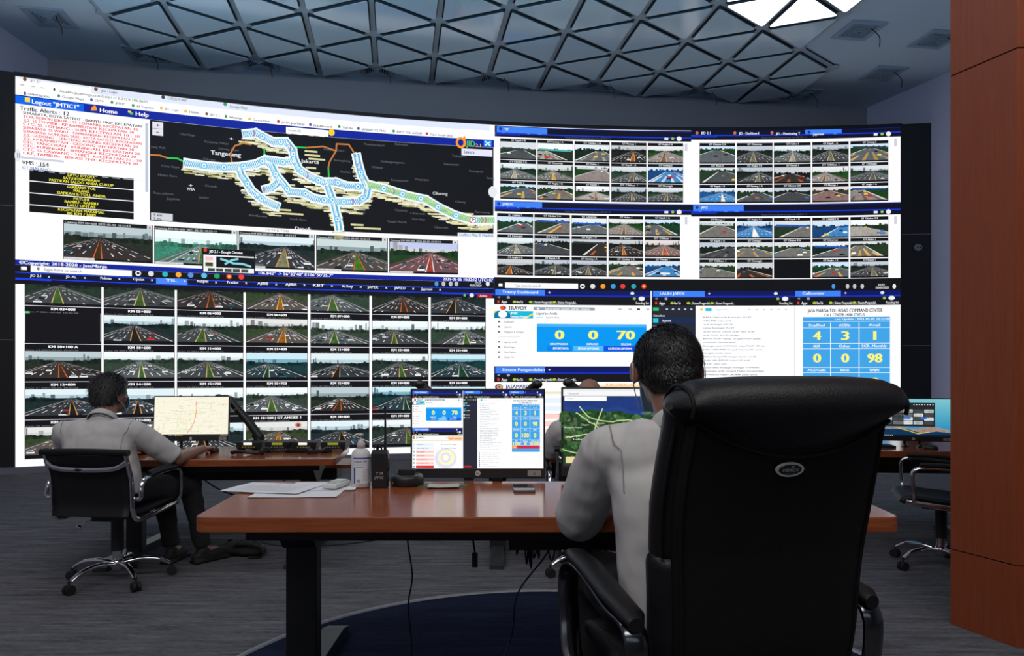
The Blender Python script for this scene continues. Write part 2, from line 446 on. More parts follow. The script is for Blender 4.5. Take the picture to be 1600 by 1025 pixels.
def road_tile(c, x0, x1, yt, yb, seed, st, hz=None, vp=None, jam=1.0, base=2, flow=True, full=True):
    """one traffic camera picture inside a rectangle, yt top, yb bottom"""
    r = random.Random(seed); U = lambda u: x0 + (x1 - x0) * u; V = lambda v: yt + (yb - yt) * v
    c.clip = (x0, x1, yt, yb)
    hz = hz if hz is not None else r.uniform(.30, .42); vp = vp if vp is not None else r.uniform(.36, .64)
    P = lambda pts, col, n=0, l=0: c.poly([(U(a), V(b)) for a, b in pts], col, n, base + l)
    P([(0, 0), (1, 0), (1, hz * .6), (0, hz * .6)], st['sky']); P([(0, hz * .6), (1, hz * .6), (1, hz), (0, hz)], st.get('sky2', shade(st['sky'], .93)))
    if r.random() < .75 or full:
        x = r.uniform(0, .1)
        while x < 1:
            w_ = r.uniform(.02, .07); h_ = r.uniform(.08, hz * .95) * (0.35 + abs(x - vp) * 1.3)
            if r.random() < .6: P([(x, hz), (x + w_, hz), (x + w_, hz - h_), (x, hz - h_)], shade(st.get('sky2', (150, 170, 180)), r.uniform(.45, .85)), .2, 1)
            x += w_ + r.uniform(0, .08)
    tr = st['trees']
    P([(0, hz - .015), (1, hz - .015), (1, 1), (0, 1)], shade(tr, 1.1), .6, 2)
    for side in (-1, 1):
        x = 0.
        while x < .48:
            hh = (.48 - x) * r.uniform(.05, .24); xx = x if side < 0 else 1 - x - .06
            P([(xx, hz + .1), (xx + .07, hz + .1), (xx + .06, hz - hh * .7), (xx + .03, hz - hh), (xx + .005, hz - hh * .6)], shade(tr, r.uniform(.5, 1.1)), .7, 3)
            x += .045
    rd = st['road']; wl = r.uniform(.45, .85); wr = r.uniform(.45, .85)
    mid = vp + (r.uniform(-.08, .08) if flow else .2)
    bl, br = mid - wl, mid + wr
    P([(vp - .03, hz), (vp + .03, hz), (br + .25, 1), (bl - .25, 1)], shade(rd, .8), .35, 4)
    P([(vp - .018, hz), (vp + .018, hz), (br, 1), (bl, 1)], rd, .3, 5)
    # toward t (0 far .. 1 near) along a ray whose bottom abscissa is b
    pt = lambda b, t: (vp + (b - vp) * t, hz + (1 - hz) * t)
    def line(b, t0, t1, w_, col, l=6, n=0):
        a0 = pt(b, t0); a1 = pt(b, t1); P([(a0[0] - w_ * t0, a0[1]), (a0[0] + w_ * t0, a0[1]), (a1[0] + w_ * t1, a1[1]), (a1[0] - w_ * t1, a1[1])], col, n, l)
    for b in (bl - .02, br + .02): line(b, .04, 1, .012, (210, 212, 210))
    line(bl - .16, .04, 1, .022, (140, 145, 142), n=.6) if r.random() < .6 else None; line(br + .16, .04, 1, .022, (140, 145, 142), n=.6) if r.random() < .6 else None
    mw = r.uniform(.05, .10)
    a0 = pt(mid - mw, .03); a1 = pt(mid + mw, .03)
    P([a0, a1, (mid + mw, 1), (mid - mw, 1)], st['med'], .75, 6)
    for b in (mid - mw, mid + mw): line(b, .05, 1, .009, st['line'], 7)
    for side in (-1, 1):
        n = 3
        lo, hi = (bl, mid - mw) if side < 0 else (mid + mw, br)
        for k in range(1, n + 1):
            b = lo + (hi - lo) * k / (n + 1)
            t = .1 + r.uniform(0, .02)
            while t < 1.1:
                line(b, t, min(1.1, t * 1.22), .011, (215, 216, 214), 6); t *= 1.55
        for k in range(int(5 * jam)):
            t = r.uniform(.12, .95) ** 1.2 + .05; b = lo + (hi - lo) * (r.randint(0, n) + .5) / (n + 1)
            px, py = pt(b, t); w_ = .055 * t + .006; h_ = .11 * t + .01
            cc = r.choice([(235, 238, 240), (225, 228, 230), (25, 28, 32), (120, 125, 130), (50, 55, 62), (40, 90, 105), (90, 96, 104), (240, 240, 238)] + ([(190, 50, 40)] if r.random() < .3 else []))
            P([(px - w_, py), (px + w_, py), (px + w_, py - h_ * .55), (px - w_, py - h_ * .55)], cc, 0, 8)
            P([(px - w_ * .75, py - h_ * .5), (px + w_ * .75, py - h_ * .5), (px + w_ * .6, py - h_), (px - w_ * .6, py - h_)], shade(cc, .9), 0, 8)
            P([(px - w_ * .7, py - h_ * .5), (px + w_ * .7, py - h_ * .5), (px + w_ * .55, py - h_ * .85), (px - w_ * .55, py - h_ * .85)], (30, 38, 44), 0, 9)
    if full:
        P([(0, .955), (1, .955), (1, 1), (0, 1)], (14, 14, 18), 0, 9)
    c.clip = None
def gate_tile(c, x0, x1, yt, yb, seed, base=2):
    r = random.Random(seed); st = r.choice(GATES); k = r.random()
    U = lambda u: x0 + (x1 - x0) * u; V = lambda v: yt + (yb - yt) * v
    if k < .35:
        road_tile(c, x0, x1, yt, yb, seed, dict(sky=st['sky'], road=st['road'], trees=st['trees'], med=st['acc'], line=(230, 200, 120)), jam=.5, base=base, full=False); return
    c.clip = (x0, x1, yt, yb); P = lambda pts, col, n=0, l=0: c.poly([(U(a), V(b)) for a, b in pts], col, n, base + l)
    hz = r.uniform(.22, .48); P([(0, 0), (1, 0), (1, hz), (0, hz)], st['sky'])
    P([(0, hz - .03), (1, hz - .03), (1, 1), (0, 1)], shade(st['trees'], .9), .6, 1)
    for i in range(16):
        x = i / 16 + r.uniform(-.02, .02); hh = r.uniform(.02, .16)
        P([(x, hz + .05), (x + .09, hz + .05), (x + .07, hz - hh * .8), (x + .04, hz - hh), (x + .01, hz - hh * .7)], shade(st['trees'], r.uniform(.5, 1.3)), .7, 2)
    vp = r.uniform(.1, .9); a, b = vp - r.uniform(.5, 1.4), vp + r.uniform(.5, 1.4)
    P([(vp - .12, hz + .04), (vp + .12, hz + .04), (b, 1), (a, 1)], st['road'], .4, 3)
    P([(vp - .12, hz + .04), (vp - .10, hz + .04), (a + .08, 1), (a, 1)], (225, 225, 222), .1, 4)
    P([(vp + .10, hz + .04), (vp + .12, hz + .04), (b, 1), (b - .08, 1)], (215, 215, 210), .2, 4)
    if r.random() < .7:
        n = r.randint(3, 6)
        for i in range(n):
            q = a + (b - a) * (i + .5) / n; tt = r.uniform(.3, .7)
            xx = vp + (q - vp) * tt; yy = hz + (1 - hz) * tt
            P([(xx - .02, yy), (xx + .03, yy), (q + .05, 1), (q - .05, 1)], shade(st['acc'], r.uniform(.8, 1.1)), .2, 5)
    for i in range(r.randint(2, 7)):
        tt = r.uniform(.15, .9); q = r.uniform(a, b); xx = vp + (q - vp) * tt; yy = hz + (1 - hz) * tt; w_ = .03 + .05 * tt
        cc = r.choice([(235, 238, 240), (30, 30, 34), (190, 40, 30), (230, 200, 60), (60, 110, 170), (120, 120, 120)])
        P([(xx - w_, yy), (xx + w_, yy), (xx + w_ * .8, yy - w_ * 1.6), (xx - w_ * .8, yy - w_ * 1.6)], cc, 0, 6)
    if r.random() < .35: P([(.05, hz - .12), (.95, hz - .05), (.95, hz + .04), (.05, hz)], r.choice([(40, 90, 190), (200, 205, 210), (50, 60, 60), (70, 170, 170)]), .3, 6)
    c.clip = None

# ------------------------------------------------------------------ room shell
XL, XR = -6.5, 6.9
ZC = EYE + 4.4
WB = lambda x: 10.98 + .149 * (x + .0) + 0.05      # back wall line y(x)
wl0 = (-6.52, WB(-6.52)); wr0 = (5.90, WB(5.90))
wl1 = (-6.4, -3.2); wr1 = (7.6, 7.1); wr2 = (7.6, -3.2)
def wall(name, p, q, z0, z1, m, t=.1):
    p = Vector(p); q = Vector(q); d = (q - p).normalized(); n = Vector((d.y, -d.x)) * t
    MB().prism([tuple(p), tuple(q), tuple(q - n), tuple(p - n)], z0, z1).build(name, m, kind='structure')
poly = [wl1, wr2, wr1, wr0, wl0]
MB().prism(poly, -.1, 0).build('floor', M_CARPET, kind='structure')
wall('wall_back', wl0, wr0, 0, ZC, M_WALL)
wall('wall_left', wl1, wl0, 0, ZC, M_SIDE)
wall('wall_right', wr0, wr1, 0, ZC, M_SIDE)
wall('wall_far_right', wr1, wr2, 0, ZC, M_SIDE)
wall('wall_rear', wr2, wl1, 0, ZC, M_WALL)
MB().prism(poly, ZC, ZC + .1).build('ceiling', M_CEIL, kind='structure')

# round raised dais with blue carpet and metal nosing
DC = (.167, 2.385); DR = 1.33; DZ = .135
circ = lambda r, n=96: [(DC[0] + r * math.cos(2 * PI * i / n), DC[1] + r * math.sin(2 * PI * i / n)) for i in range(n)]
o = MB().prism(circ(DR), 0, DZ).build('floor_dais', M_BLUE, kind='structure')
mb = MB(); n = 96
for (ra, za, rb, zb) in ((DR - .004, DZ, DR + .028, DZ + .004),):
    prof = [(DR - .002, DZ + .0005), (DR + .004, DZ + .006), (DR + .022, DZ + .006), (DR + .03, DZ - .004), (DR + .03, DZ - .03), (DR - .002, DZ - .03)]
    rings = [[(DC[0] + r * math.cos(2 * PI * i / n), DC[1] + r * math.sin(2 * PI * i / n), z) for r, z in prof] for i in range(n + 1)]
    mb.rings(rings, sm=False, caps=False)
mb.build('trim_dais_nosing', M_METAL, kind='structure')

# wood clad pillar at the right, close to the camera
fp = [(2.214, 3.62), (2.328, 3.30), (3.4, 3.30), (3.4, 4.2), (2.6, 4.2)]
pl = thing('pillar', 'cherry wood clad pillar rising from floor to ceiling at the right', 'pillar', kind='structure')
def shift(poly, c, k): return [(c[0] + (p[0] - c[0]) * k, c[1] + (p[1] - c[1]) * k) for p in poly]
zs = [0, .378, 2.765, 5.15, ZC]
MB().prism(shift(fp, (2.85, 3.75), .985), 0, ZC).build('core', M_DARK, pl)
for i in range(4):
    MB().prism(fp, zs[i] + (.003 if i else 0), zs[i + 1] - .003).build('cladding_panel', M_WOODV, pl, bevel=.001)

# ------------------------------------------------------------------ video wall geometry (arc)
VC = (3.17, 10.99 - 22.7); VR = 22.7
ZT, ZB = 4.976, .088
ZM = (ZT + ZB) / 2
def ang(px):
    dx = (px - 800) / FPX
    A = dx * dx + 1; B = -2 * (dx * VC[0] + VC[1]); Cc = VC[0] ** 2 + VC[1] ** 2 - VR ** 2
    t = (-B + math.sqrt(B * B - 4 * A * Cc)) / (2 * A)
    return math.atan2(dx * t - VC[0], t - VC[1]), t
def arc(a, z, h=0): r = VR - h; return (VC[0] + r * math.sin(a), VC[1] + r * math.cos(a), z)
def Y(px, y):
    return EYE + (HOR - y) * ang(px)[1] / FPX
_acache = {}
def apx(px):
    k = round(px, 2)
    if k not in _acache: _acache[k] = ang(k)[0]
    return _acache[k]
wallmap = lambda px, z, h: arc(apx(px), z, h)
def arc_slab(a0, a1, z0, z1, h0, h1, n=24):
    mb = MB(); rings = []
    for i in range(n + 1):
        a = a0 + (a1 - a0) * i / n
        rings.append([arc(a, z0, h0), arc(a, z0, h1), arc(a, z1, h1), arc(a, z1, h0)])
    return mb.rings(rings, sm=False)
vw = thing('video_wall', 'huge curved LED video wall filled with maps and traffic camera pictures', 'video wall', arc(apx(600), 0))
vw_inv = Matrix.Translation(-vw.location)
def wpart(o): o.matrix_parent_inverse = vw_inv; return o
aL, aR = apx(24), apx(1407)
wpart(arc_slab(aL - .001, aR + .001, ZB - .004, ZT + .004, -.10, -.004).build('backing', M_BLACKM, vw))
wpart(arc_slab(aL - .0006, aR + .0006, ZT, ZT + .05, -.10, .02).build('top_rim', M_BLACKM, vw))
# black cladding either side, seams are thin light lines
aLL = apx(24) - .0145; aRR = apx(1459)
for (a0, a1, zb) in ((aLL, aL, [ZB, Y(12, 531), Y(12, 321), ZT + .05]), (aR, aRR, [ZB, Y(1430, 540), Y(1430, 366), ZT + .05])):
    for i in range(3):
        wpart(arc_slab(a0, a1, zb[i] + .005, zb[i + 1] - .005, -.1, .0, 4).build('side_panel', M_BLACKM, vw))
    wpart(arc_slab(a0, a1, ZB, ZT + .04, -.1, -.006, 4).build('seam_strip', mat('seam_grey', (.3, .3, .33, 1), .5), vw))
    if a1 == aL:
        pass
arc_slab(aLL, aRR, 0, ZB - .004, -.12, .03).build('baseboard_back', M_BASE, kind='structure')
p = Vector(wallmap(1434, Y(1434, 387), .0)); pc = thing('wall_knob', 'small round pale device on the black panel right of the video wall', 'fitting', p)
MB().cyl((0, .0, 0), (0, -.03, 0), .055, .05, 20).build('cover', mat('pale_grey', (.25, .25, .27, 1), .5), pc)
for sx in (-.02, .02): MB().cyl((sx, -.03, 0), (sx, -.032, 0), .012, n=12).build('hole', M_DARK, pc)

# ------------------------------------------------------------------ picture: upper left desktop
W_ = (252, 253, 255)
cv = Canvas(wallmap, .0012, maxw=18)
def rect(c, x0, x1, pxr, ya, yb, col, lay, n=0): c.rect(x0, x1, Y(pxr, ya), Y(pxr, yb), col, n, lay)
def txt(c, s, x0, x1, px, ymid, h, col, lay=4):
    d = ang(px)[1]; z = Y(px, ymid); hh = h * d / FPX / 2
    c.text(s, x0, x1, z - hh, z + hh, col, lay)
cv.rect(24, 772, ZM, ZT, W_, 0, 0)
rect(cv, 143, 765, 143, 132, 146, (220, 228, 246), 1); rect(cv, 24, 140, 24, 118, 122, (225, 232, 248), 1)
txt(cv, 'JID 2.1', 47, 63, 47, 126, 4, (120, 110, 110)); cv.disc(39, Y(39, 124), 3, .025, (120, 70, 40), 4)
txt(cv, 'JID - Login', 158, 183, 158, 141.5, 4, (120, 110, 110)); cv.disc(150, Y(150, 139.5), 3, .025, (140, 80, 40), 4)
txt(cv, 'CHECK POINT', 262, 292, 262, 153.5, 4, (130, 130, 130)); cv.disc(255, Y(255, 152), 3, .025, (60, 60, 60), 4)
txt(cv, 'Google Maps', 359, 387, 359, 166, 4, (130, 130, 130)); cv.disc(352, Y(352, 163), 3, .025, (60, 150, 90), 4)
txt(cv, 'dispinfo.jasamarga.com/jid/#11/-6.2479/106.8635', 93, 231, 93, 142, 4, (120, 120, 120)); cv.disc(85, Y(85, 140), 1.6, .02, (40, 40, 40), 4)
for x, y, s, l in ((44, 146, 'UMKM Backlite', 34), (97, 150, 'Google Maps', 34), (148, 156, 'CCTV', 14), (180, 160, 'JMTIC', 16), (213, 165, 'All Together', 28), (257, 169, 'JID - Login', 22), (295, 174, 'TRAVIS', 16), (328, 178, 'JID 2.1', 15), (358, 182, 'WhatsApp', 20), (395, 186, 'Contra Flow', 26), (440, 190, 'JMTIC Jasa Marga', 36), (490, 195, 'Dashboard', 28), (535, 198, 'YouTube', 16), (565, 201, 'JAMINAN TOL TRAC', 38), (620, 205, 'INFO TOL AGENT', 40), (672, 209, 'Tabel Google Sheet', 36)):
    txt(cv, s, x, x + l, x, y + 1, 3.5, (110, 110, 118)); cv.disc(x - 5, Y(x - 5, y), 2.2, .022, random.Random(x).choice([(200, 60, 50), (60, 150, 90), (230, 190, 60), (90, 90, 160), (120, 80, 60)]), 4)
for x in (35, 51, 67): cv.stroke([(x - 3, Y(x, 133 + (x - 35) * .14)), (x + 3, Y(x, 133 + (x - 35) * .14))], 1.0, (150, 150, 155), .01, 0, 4)
rect(cv, 24, 772, 25, 147.5, 161.5, (10, 34, 152), 1); rect(cv, 24, 131, 25, 149, 161, (0, 98, 228), 2)
txt(cv, 'Logout "JMTIC1"', 50, 123, 50, 158.5, 6.5, W_); rect(cv, 39, 47, 39, 152, 159, (240, 220, 60), 4)
txt(cv, 'Home', 156, 183, 156, 172, 6.5, W_); cv.poly([(142, Y(142, 173)), (152, Y(152, 173)), (150, Y(150, 166)), (147, Y(147, 165)), (143, Y(143, 168))], (240, 150, 50), 0, 4)
txt(cv, 'Help', 212, 232, 212, 177.5, 6.5, W_); rect(cv, 200, 205, 200, 173, 176, (240, 220, 60), 4); rect(cv, 203, 208, 203, 175, 179, (90, 190, 90), 4)
rect(cv, 447, 513, 447, 198, 209, W_, 2); txt(cv, 'Search', 450, 470, 450, 203, 4, (160, 160, 160)); cv.disc(518, Y(518, 207), 5, .05, (245, 205, 40), 4)
cv.disc(720, Y(720, 223), 8, .085, (250, 150, 40), 3); cv.disc(720, Y(720, 223), 4.5, .05, (10, 34, 152), 4); cv.rect(724, 727.5, Y(724, 229), Y(724, 213), (250, 150, 40), 0, 4)
txt(cv, 'JID', 728, 742, 728, 224, 9, (90, 190, 60)); txt(cv, '2.1', 743, 751, 743, 227, 5, (240, 200, 60))
rect(cv, 756, 768, 756, 219, 229, (30, 140, 240), 3); cv.stroke([(758, Y(758, 227)), (766, Y(766, 222))], 1.5, W_, .01, 0, 4); cv.stroke([(758, Y(758, 221)), (766, Y(766, 228))], 1.5, W_, .01, 0, 4)
txt(cv, 'Traffic Alerts : 12', 31, 108, 31, 168.5, 6.5, (40, 40, 60)); 
AL = ['SURABAYA, KOTA SATELIT - BANYU URIP: KECEPATAN', 'TOR, KEBON JERUK - SS TOMANG: KECEPATAN 10', 'JL2, SS TM MINI - KP RAMBUTAN: KECEPATAN 20', 'CTC, SS TOMANG - SLIPI: KECEPATAN 10 - 20', 'SURABAYA, SS WARU - TAMBANGAN: KECEPATAN 20', 'SURABAYA, GUNUNG SARI - KOTA SATELIT: KECEPATAN', 'JL2, GEDONG - LENTENG AGUNG: KECEPATAN 20', 'JL2, KP RAMBUTAN - GEDONG: KECEPATAN 20', 'CTC, PANCORAN - KUNINGAN: KECEPATAN 20', 'CTC, KUNINGAN - SEMANGGI: KECEPATAN 20', 'CTC, SS CAWANG - TEBET: KECEPATAN 20 - 30', 'CKP, TAMBUN - BEKASI TMR: KECEPATAN 20']
for i, s in enumerate(AL): txt(cv, s, 36, 221 - (i * 7 % 5) * 3, 36, 176 + i * 5.7, 4.2, (60, 60, 70) if i == 0 else (226, 60, 70))
rect(cv, 227, 231.5, 227, 192, 300, (188, 194, 212), 2); rect(cv, 28, 100, 28, 243.5, 247, (200, 205, 220), 2)
txt(cv, 'VMS : 154', 34, 76, 34, 253.5, 6, (40, 40, 50)); txt(cv, 'GT MALANG:', 35, 80, 35, 261.5, 4.5, (100, 130, 190)); rect(cv, 59, 76, 59, 259, 259.8, (40, 40, 50), 4)
rect(cv, 24, 226, 24, 263.5, 264.3, (210, 215, 225), 2)
VM = [('SATU E-TOLL', 'SATU KENDARAAN', 'PASTIKAN SALDO ANDA CUKUP'), ('GERBANG TOL', 'MALANG', 'SIAPKAN E-TOLL ANDA'), ('PATUHI', 'RAMBU - RAMBU', 'LALU LINTAS'), ('KECEPATAN MAKSIMAL', '80 KM / JAM')]
for (ya, yb), ls in zip(((264.5, 282), (283.3, 300.5), (301.8, 319), (320.3, 331)), VM):
    rect(cv, 46, 209, 46, ya, yb, (10, 10, 12), 2)
    for j, s in enumerate(ls): txt(cv, s, 127 - len(s) * 2.0, 127 + len(s) * 2.0, 46, ya + 3 + j * 5.4, 4.2, (232, 226, 70))
for q in (40, 120): cv.disc(28 if q == 40 else 770, Y(28, 243) if q == 40 else Y(770, 300), 7 if q == 120 else 5, .085, (225, 228, 235), 5)
for x in (27, 30): rect(cv, x, x + 1, x, 239, 247, (90, 90, 100), 6)
# dark map
rect(cv, 234, 771, 234, 187, 344.5, (14, 14, 18), 2)
rect(cv, 238, 255, 238, 190, 211, (222, 222, 232), 4); txt(cv, '+', 244, 249, 238, 195, 5, (60, 60, 60), 5); rect(cv, 238, 255, 238, 200, 200.7, (130, 130, 140), 5); rect(cv, 244, 249, 244, 206, 207, (60, 60, 60), 5)
rect(cv, 236, 270, 236, 332, 343.5, (205, 208, 215), 4); txt(cv, '5 km', 240, 253, 240, 335.5, 4, (60, 60, 60), 5); txt(cv, '3 mi', 240, 252, 240, 341.5, 4, (60, 60, 60), 5)
rect(cv, 721, 769, 721, 232, 242.5, (226, 226, 246), 4); txt(cv, 'Layers', 725, 741, 725, 237, 5, (60, 60, 80), 5)
NAMES = [(280, 209, 'Teluk Naga', 24), (320, 221, 'Kampung Melayu', 37), (342, 232, 'Karang Anyar', 32), (317, 248, 'Cikupa', 19), (236, 229, 'yang Asih', 22), (252, 259, 'Citra Raya', 28), (247, 273, 'Mekar Baru', 29), (320, 290, 'Cisauk', 19), (240, 301, 'Rancailiyuh', 31), (260, 310, 'Jagabita', 21), (311, 308, 'Jatake', 15), (389, 336, 'Rawa', 14), (452, 342, 'Tanah Baru', 26), (400, 337, 'Gunung', 17), (506, 233, 'Bekasi Utara', 32), (522, 250, 'Bantargebang', 25), (532, 268, 'Babelan', 15), (569, 225, 'Pusakarakyat', 32), (617, 225, 'Babelan', 20), (595, 252, 'Kedungpengawas', 37), (580, 261, 'Wibawa', 18), (611, 281, 'Karangsatria', 27), (649, 280, 'Mangunjaya', 21), (706, 243, 'Tanjungsari', 22), (693, 256, 'Sukamanah', 24), (733, 267, 'Karangrejo', 22), (617, 328, 'Cipayung', 19), (641, 333, 'Cibarusah', 23), (643, 342, 'Taman Rahayu', 21), (605, 346, 'Tanah Merah', 30), (678, 355, 'Cibarusah', 22), (711, 315, 'Cibitung', 16), (742, 331, 'Karawang', 23), (620, 300, 'Cibitung', 22), (760, 278, 'Karang', 12), (555, 331, 'Cakung', 15)]
for x, y, s, l in NAMES: txt(cv, s, x, x + l, x, y, 3.4, (88, 88, 96), 3)
txt(cv, 'Tangerang', 329, 376, 329, 238, 6.5, (225, 225, 230), 5); txt(cv, 'Jakarta', 470, 498, 480, 252, 6, (225, 225, 230), 5); txt(cv, 'Bekasi', 580, 605, 590, 287, 6, (225, 225, 230), 5)
txt(cv, 'Cikarang', 676, 699, 680, 302, 4.5, (200, 200, 205), 5); txt(cv, 'Depok', 461, 486, 461, 357, 6, (225, 225, 230), 5); txt(cv, 'WIIA', 292, 304, 292, 295, 4.5, (210, 210, 215), 5)
for x, y in ((361, 217), (298, 290)): txt(cv, '+', x - 3, x + 3, x, y, 5, (230, 230, 235), 5)
NET = [
    [(290, 255), (310, 258), (325, 260), (350, 262), (375, 261), (400, 257), (415, 250), (430, 252), (445, 254), (458, 252)],
    [(382, 210), (400, 208), (415, 216), (427, 222), (447, 222), (457, 235), (460, 250), (467, 265), (485, 277), (505, 285), (525, 285), (542, 291), (562, 292), (572, 290)],
    [(413, 252), (425, 260), (432, 275), (442, 287), (452, 300), (475, 302), (490, 310), (512, 314), (540, 316), (560, 315), (572, 307), (575, 295), (573, 288)],
    [(373, 262), (378, 275), (385, 285), (393, 298), (402, 306), (415, 315), (434, 323)],
    [(413, 297), (424, 294), (432, 288), (436, 282)],
    [(510, 286), (517, 305), (522, 320), (527, 340), (530, 358)],
    [(557, 243), (560, 257), (565, 275), (573, 290)],
    [(573, 288), (605, 296), (637, 306), (665, 312), (687, 325), (710, 336), (737, 344), (770, 344)],
]
def m2(pts): return [(x, Y(x, y)) for x, y in pts]
def dense(pts, step):
    out = []
    for (a, b), (c_, d) in zip(pts[:-1], pts[1:]):
        n = max(1, int(math.hypot(c_ - a, d - b) / step))
        out += [(a + (c_ - a) * i / n, b + (d - b) * i / n) for i in range(n)]
    return out + [pts[-1]]
rr = random.Random(4)
for p in NET:   # fuzzy cream labels under the routes
    for (x, y) in dense(p, 1.7):
        dy = rr.uniform(6, 17); l = rr.uniform(8, 20)
        cv.rect(x - l * .55, min(770, x + l * .55), Y(x, y + dy + .9), Y(x, y + dy - .9), rr.choice([(214, 210, 160), (232, 228, 190), (170, 166, 110), (225, 225, 210)]), .35, 4)
for x, y, l in ((476, 236, 20), (476, 242, 24), (482, 248, 26), (478, 262, 16), (482, 270, 18), (447, 289, 14), (550, 322, 26), (545, 333, 22), (548, 351, 20), (553, 356, 42), (590, 285, 18), (425, 327, 30), (434, 333, 40), (720, 334, 20), (385, 272, 8)):
    cv.rect(x, x + l, Y(x, y + 1.4), Y(x, y - 1.4), (214, 210, 160), .3, 4)
for p in ([(235, 242), (250, 243), (262, 247)], [(363, 257), (360, 240), (367, 228), (380, 224), (392, 226)], [(478, 231), (505, 229), (525, 236)], [(525, 237), (526, 225), (545, 226), (554, 240)], [(525, 236), (515, 253), (513, 262)]):
    cv.stroke(m2(p), 2.4, (190, 118, 60), .0092, 0, 5)
for p in ([(262, 247), (278, 248), (291, 255)], [(413, 250), (413, 232)], [(462, 230), (478, 231)], [(513, 262), (514, 282)]):
    cv.stroke(m2(p), 2.4, (40, 200, 80), .0092, 0, 5)
for p in NET: cv.stroke(m2(p), 15, (238, 248, 252), .0092, 0, 6)
for i, p in enumerate(NET):
    cv.stroke(m2(p), 9.5, (96, 176, 216) if i != 7 else (96, 186, 176), .0092, .5, 7)
    k = 0
    for (x, y) in dense(p, 2.6):
        k += 1; col = (245, 250, 252) if i != 7 else (220, 228, 110)
        if rr.random() < .05: col = (230, 90, 90)
        cv.stroke(m2([(x - 1.5, y - 5), (x + 1.2, y), (x - 1.2, y + 5)]), 1.0, col, .0092, 0, 8)
        if k % 11 == 0: cv.disc(x, Y(x, y), 5.5, .05, (120, 200, 235), 8); cv.disc(x, Y(x, y), 3.2, .03, (245, 250, 252), 9); cv.disc(x, Y(x, y), 1.6, .015, (80, 160, 210), 10)
cv.disc(739, Y(739, 344), 5.5, .05, (220, 50, 60), 9); cv.disc(739, Y(739, 344), 4.2, .04, W_, 10); txt(cv, 'P', 737, 741, 739, 344, 5, (30, 30, 30), 11)
txt(cv, 'Leaflet | Map © Mapbox', 718, 771, 718, 366.5, 4, (90, 150, 190), 6); rect(cv, 715, 771, 715, 363.5, 370, (225, 230, 238), 5)
txt(cv, 'CCTV & TOLL', 415, 452, 415, 359.3, 3.6, (130, 130, 130), 4)
# camera pictures below the map
TI = [(99, 239, 'h'), (241, 371, 'g'), (373, 492, 0), (494, 606, 1), (608, 716, 2)]
sts = [dict(ROADS[2]), dict(sky=(236, 252, 250), road=(96, 130, 122), trees=(50, 118, 96), med=(60, 110, 60), line=(230, 150, 60), sky2=(215, 240, 238)), dict(ROADS[1], med=(120, 120, 90)), dict(ROADS[2], road=(76, 70, 64), trees=(26, 44, 28), med=(64, 110, 30), sky=(200, 215, 215)), dict(ROADS[5], road=(110, 74, 78), sky=(190, 200, 235), trees=(24, 56, 24), med=(150, 60, 50), line=(240, 240, 240))]
for (x0, x1, k), st in zip(TI, sts):
    xr = x0; z0 = Y(241, 352.5); z1 = Y(241, 412)
    cv.rect(x0, x1, z0, z1, (16, 18, 20), 0, 3)
    road_tile(cv, x0 + 1, x1 - 1, Y(241, 358.5), Y(241, 411.5), int(x0), st, base=4, jam=1.5, full=True)
    cv.text('Cawang KM 00+600 2021-05-05 10:32:12', x0 + 2, x0 + (x1 - x0) * .75, Y(241, 357.5), Y(241, 354.5), (190, 190, 190), 5)
    cv.rect(x1 - 9, x1 - 1, Y(241, 353), Y(241, 359), (225, 225, 225), 0, 14); cv.text('x', x1 - 7, x1 - 3, Y(241, 358), Y(241, 353), (20, 20, 20), 15)
    cv.rect(x0 + 1, x0 + (x1 - x0) * .35, Y(241, 408.5), Y(241, 411.8), (205, 205, 205), .3, 14)
rect(cv, 24, 772, 25, 405.5, 413.5, (10, 34, 152), 3)
txt(cv, '©Copyright: 2018-2020 - JasaMarga', 30, 167, 30, 409.8, 5, W_, 6); txt(cv, '106.842° -> S6°33\'40" E106°50\'25.7"', 404, 520, 404, 426.5, 4.6, W_, 6); txt(cv, '2021-05-05 10:32:12 UTC+07', 692, 770, 692, 436, 4.6, W_, 6)
rect(cv, 316, 399, 316, 388, 426, (14, 14, 16), 16); txt(cv, 'JID 2.1 - Google Chrome', 327, 379, 327, 393, 4, W_, 17); cv.disc(321, Y(321, 391), 2.6, .025, (220, 60, 50), 17)
rect(cv, 318, 397, 318, 398, 424.5, (235, 238, 242), 17); rect(cv, 338, 397, 338, 401, 418, (16, 16, 20), 18); cv.stroke(m2([(345, 405), (355, 408), (365, 412), (380, 413), (392, 417)]), 3, (130, 210, 220), .0092, 0, 19); cv.stroke(m2([(352, 413), (362, 407), (372, 405)]), 3, (130, 210, 220), .0092, 0, 19)
rect(cv, 321, 333, 321, 401, 407, (240, 190, 190), 18); rect(cv, 321, 333, 321, 410, 416, (70, 70, 20), 18)
for k in range(5): rect(cv, 325 + k * 13, 336 + k * 13, 325, 419, 424, (60, 70, 60), 18, .5)
rect(cv, 24, 772, 24, 413.5, 424.5, (16, 16, 20), 2)
rect(cv, 48, 206, 48, 415, 424.8, W_, 3); txt(cv, 'Type here to search', 68, 128, 68, 421, 4.6, (130, 130, 130), 5); cv.disc(60, Y(60, 420), 2.2, .02, (120, 120, 120), 5)
rect(cv, 33, 42, 33, 416.5, 421.5, W_, 5)
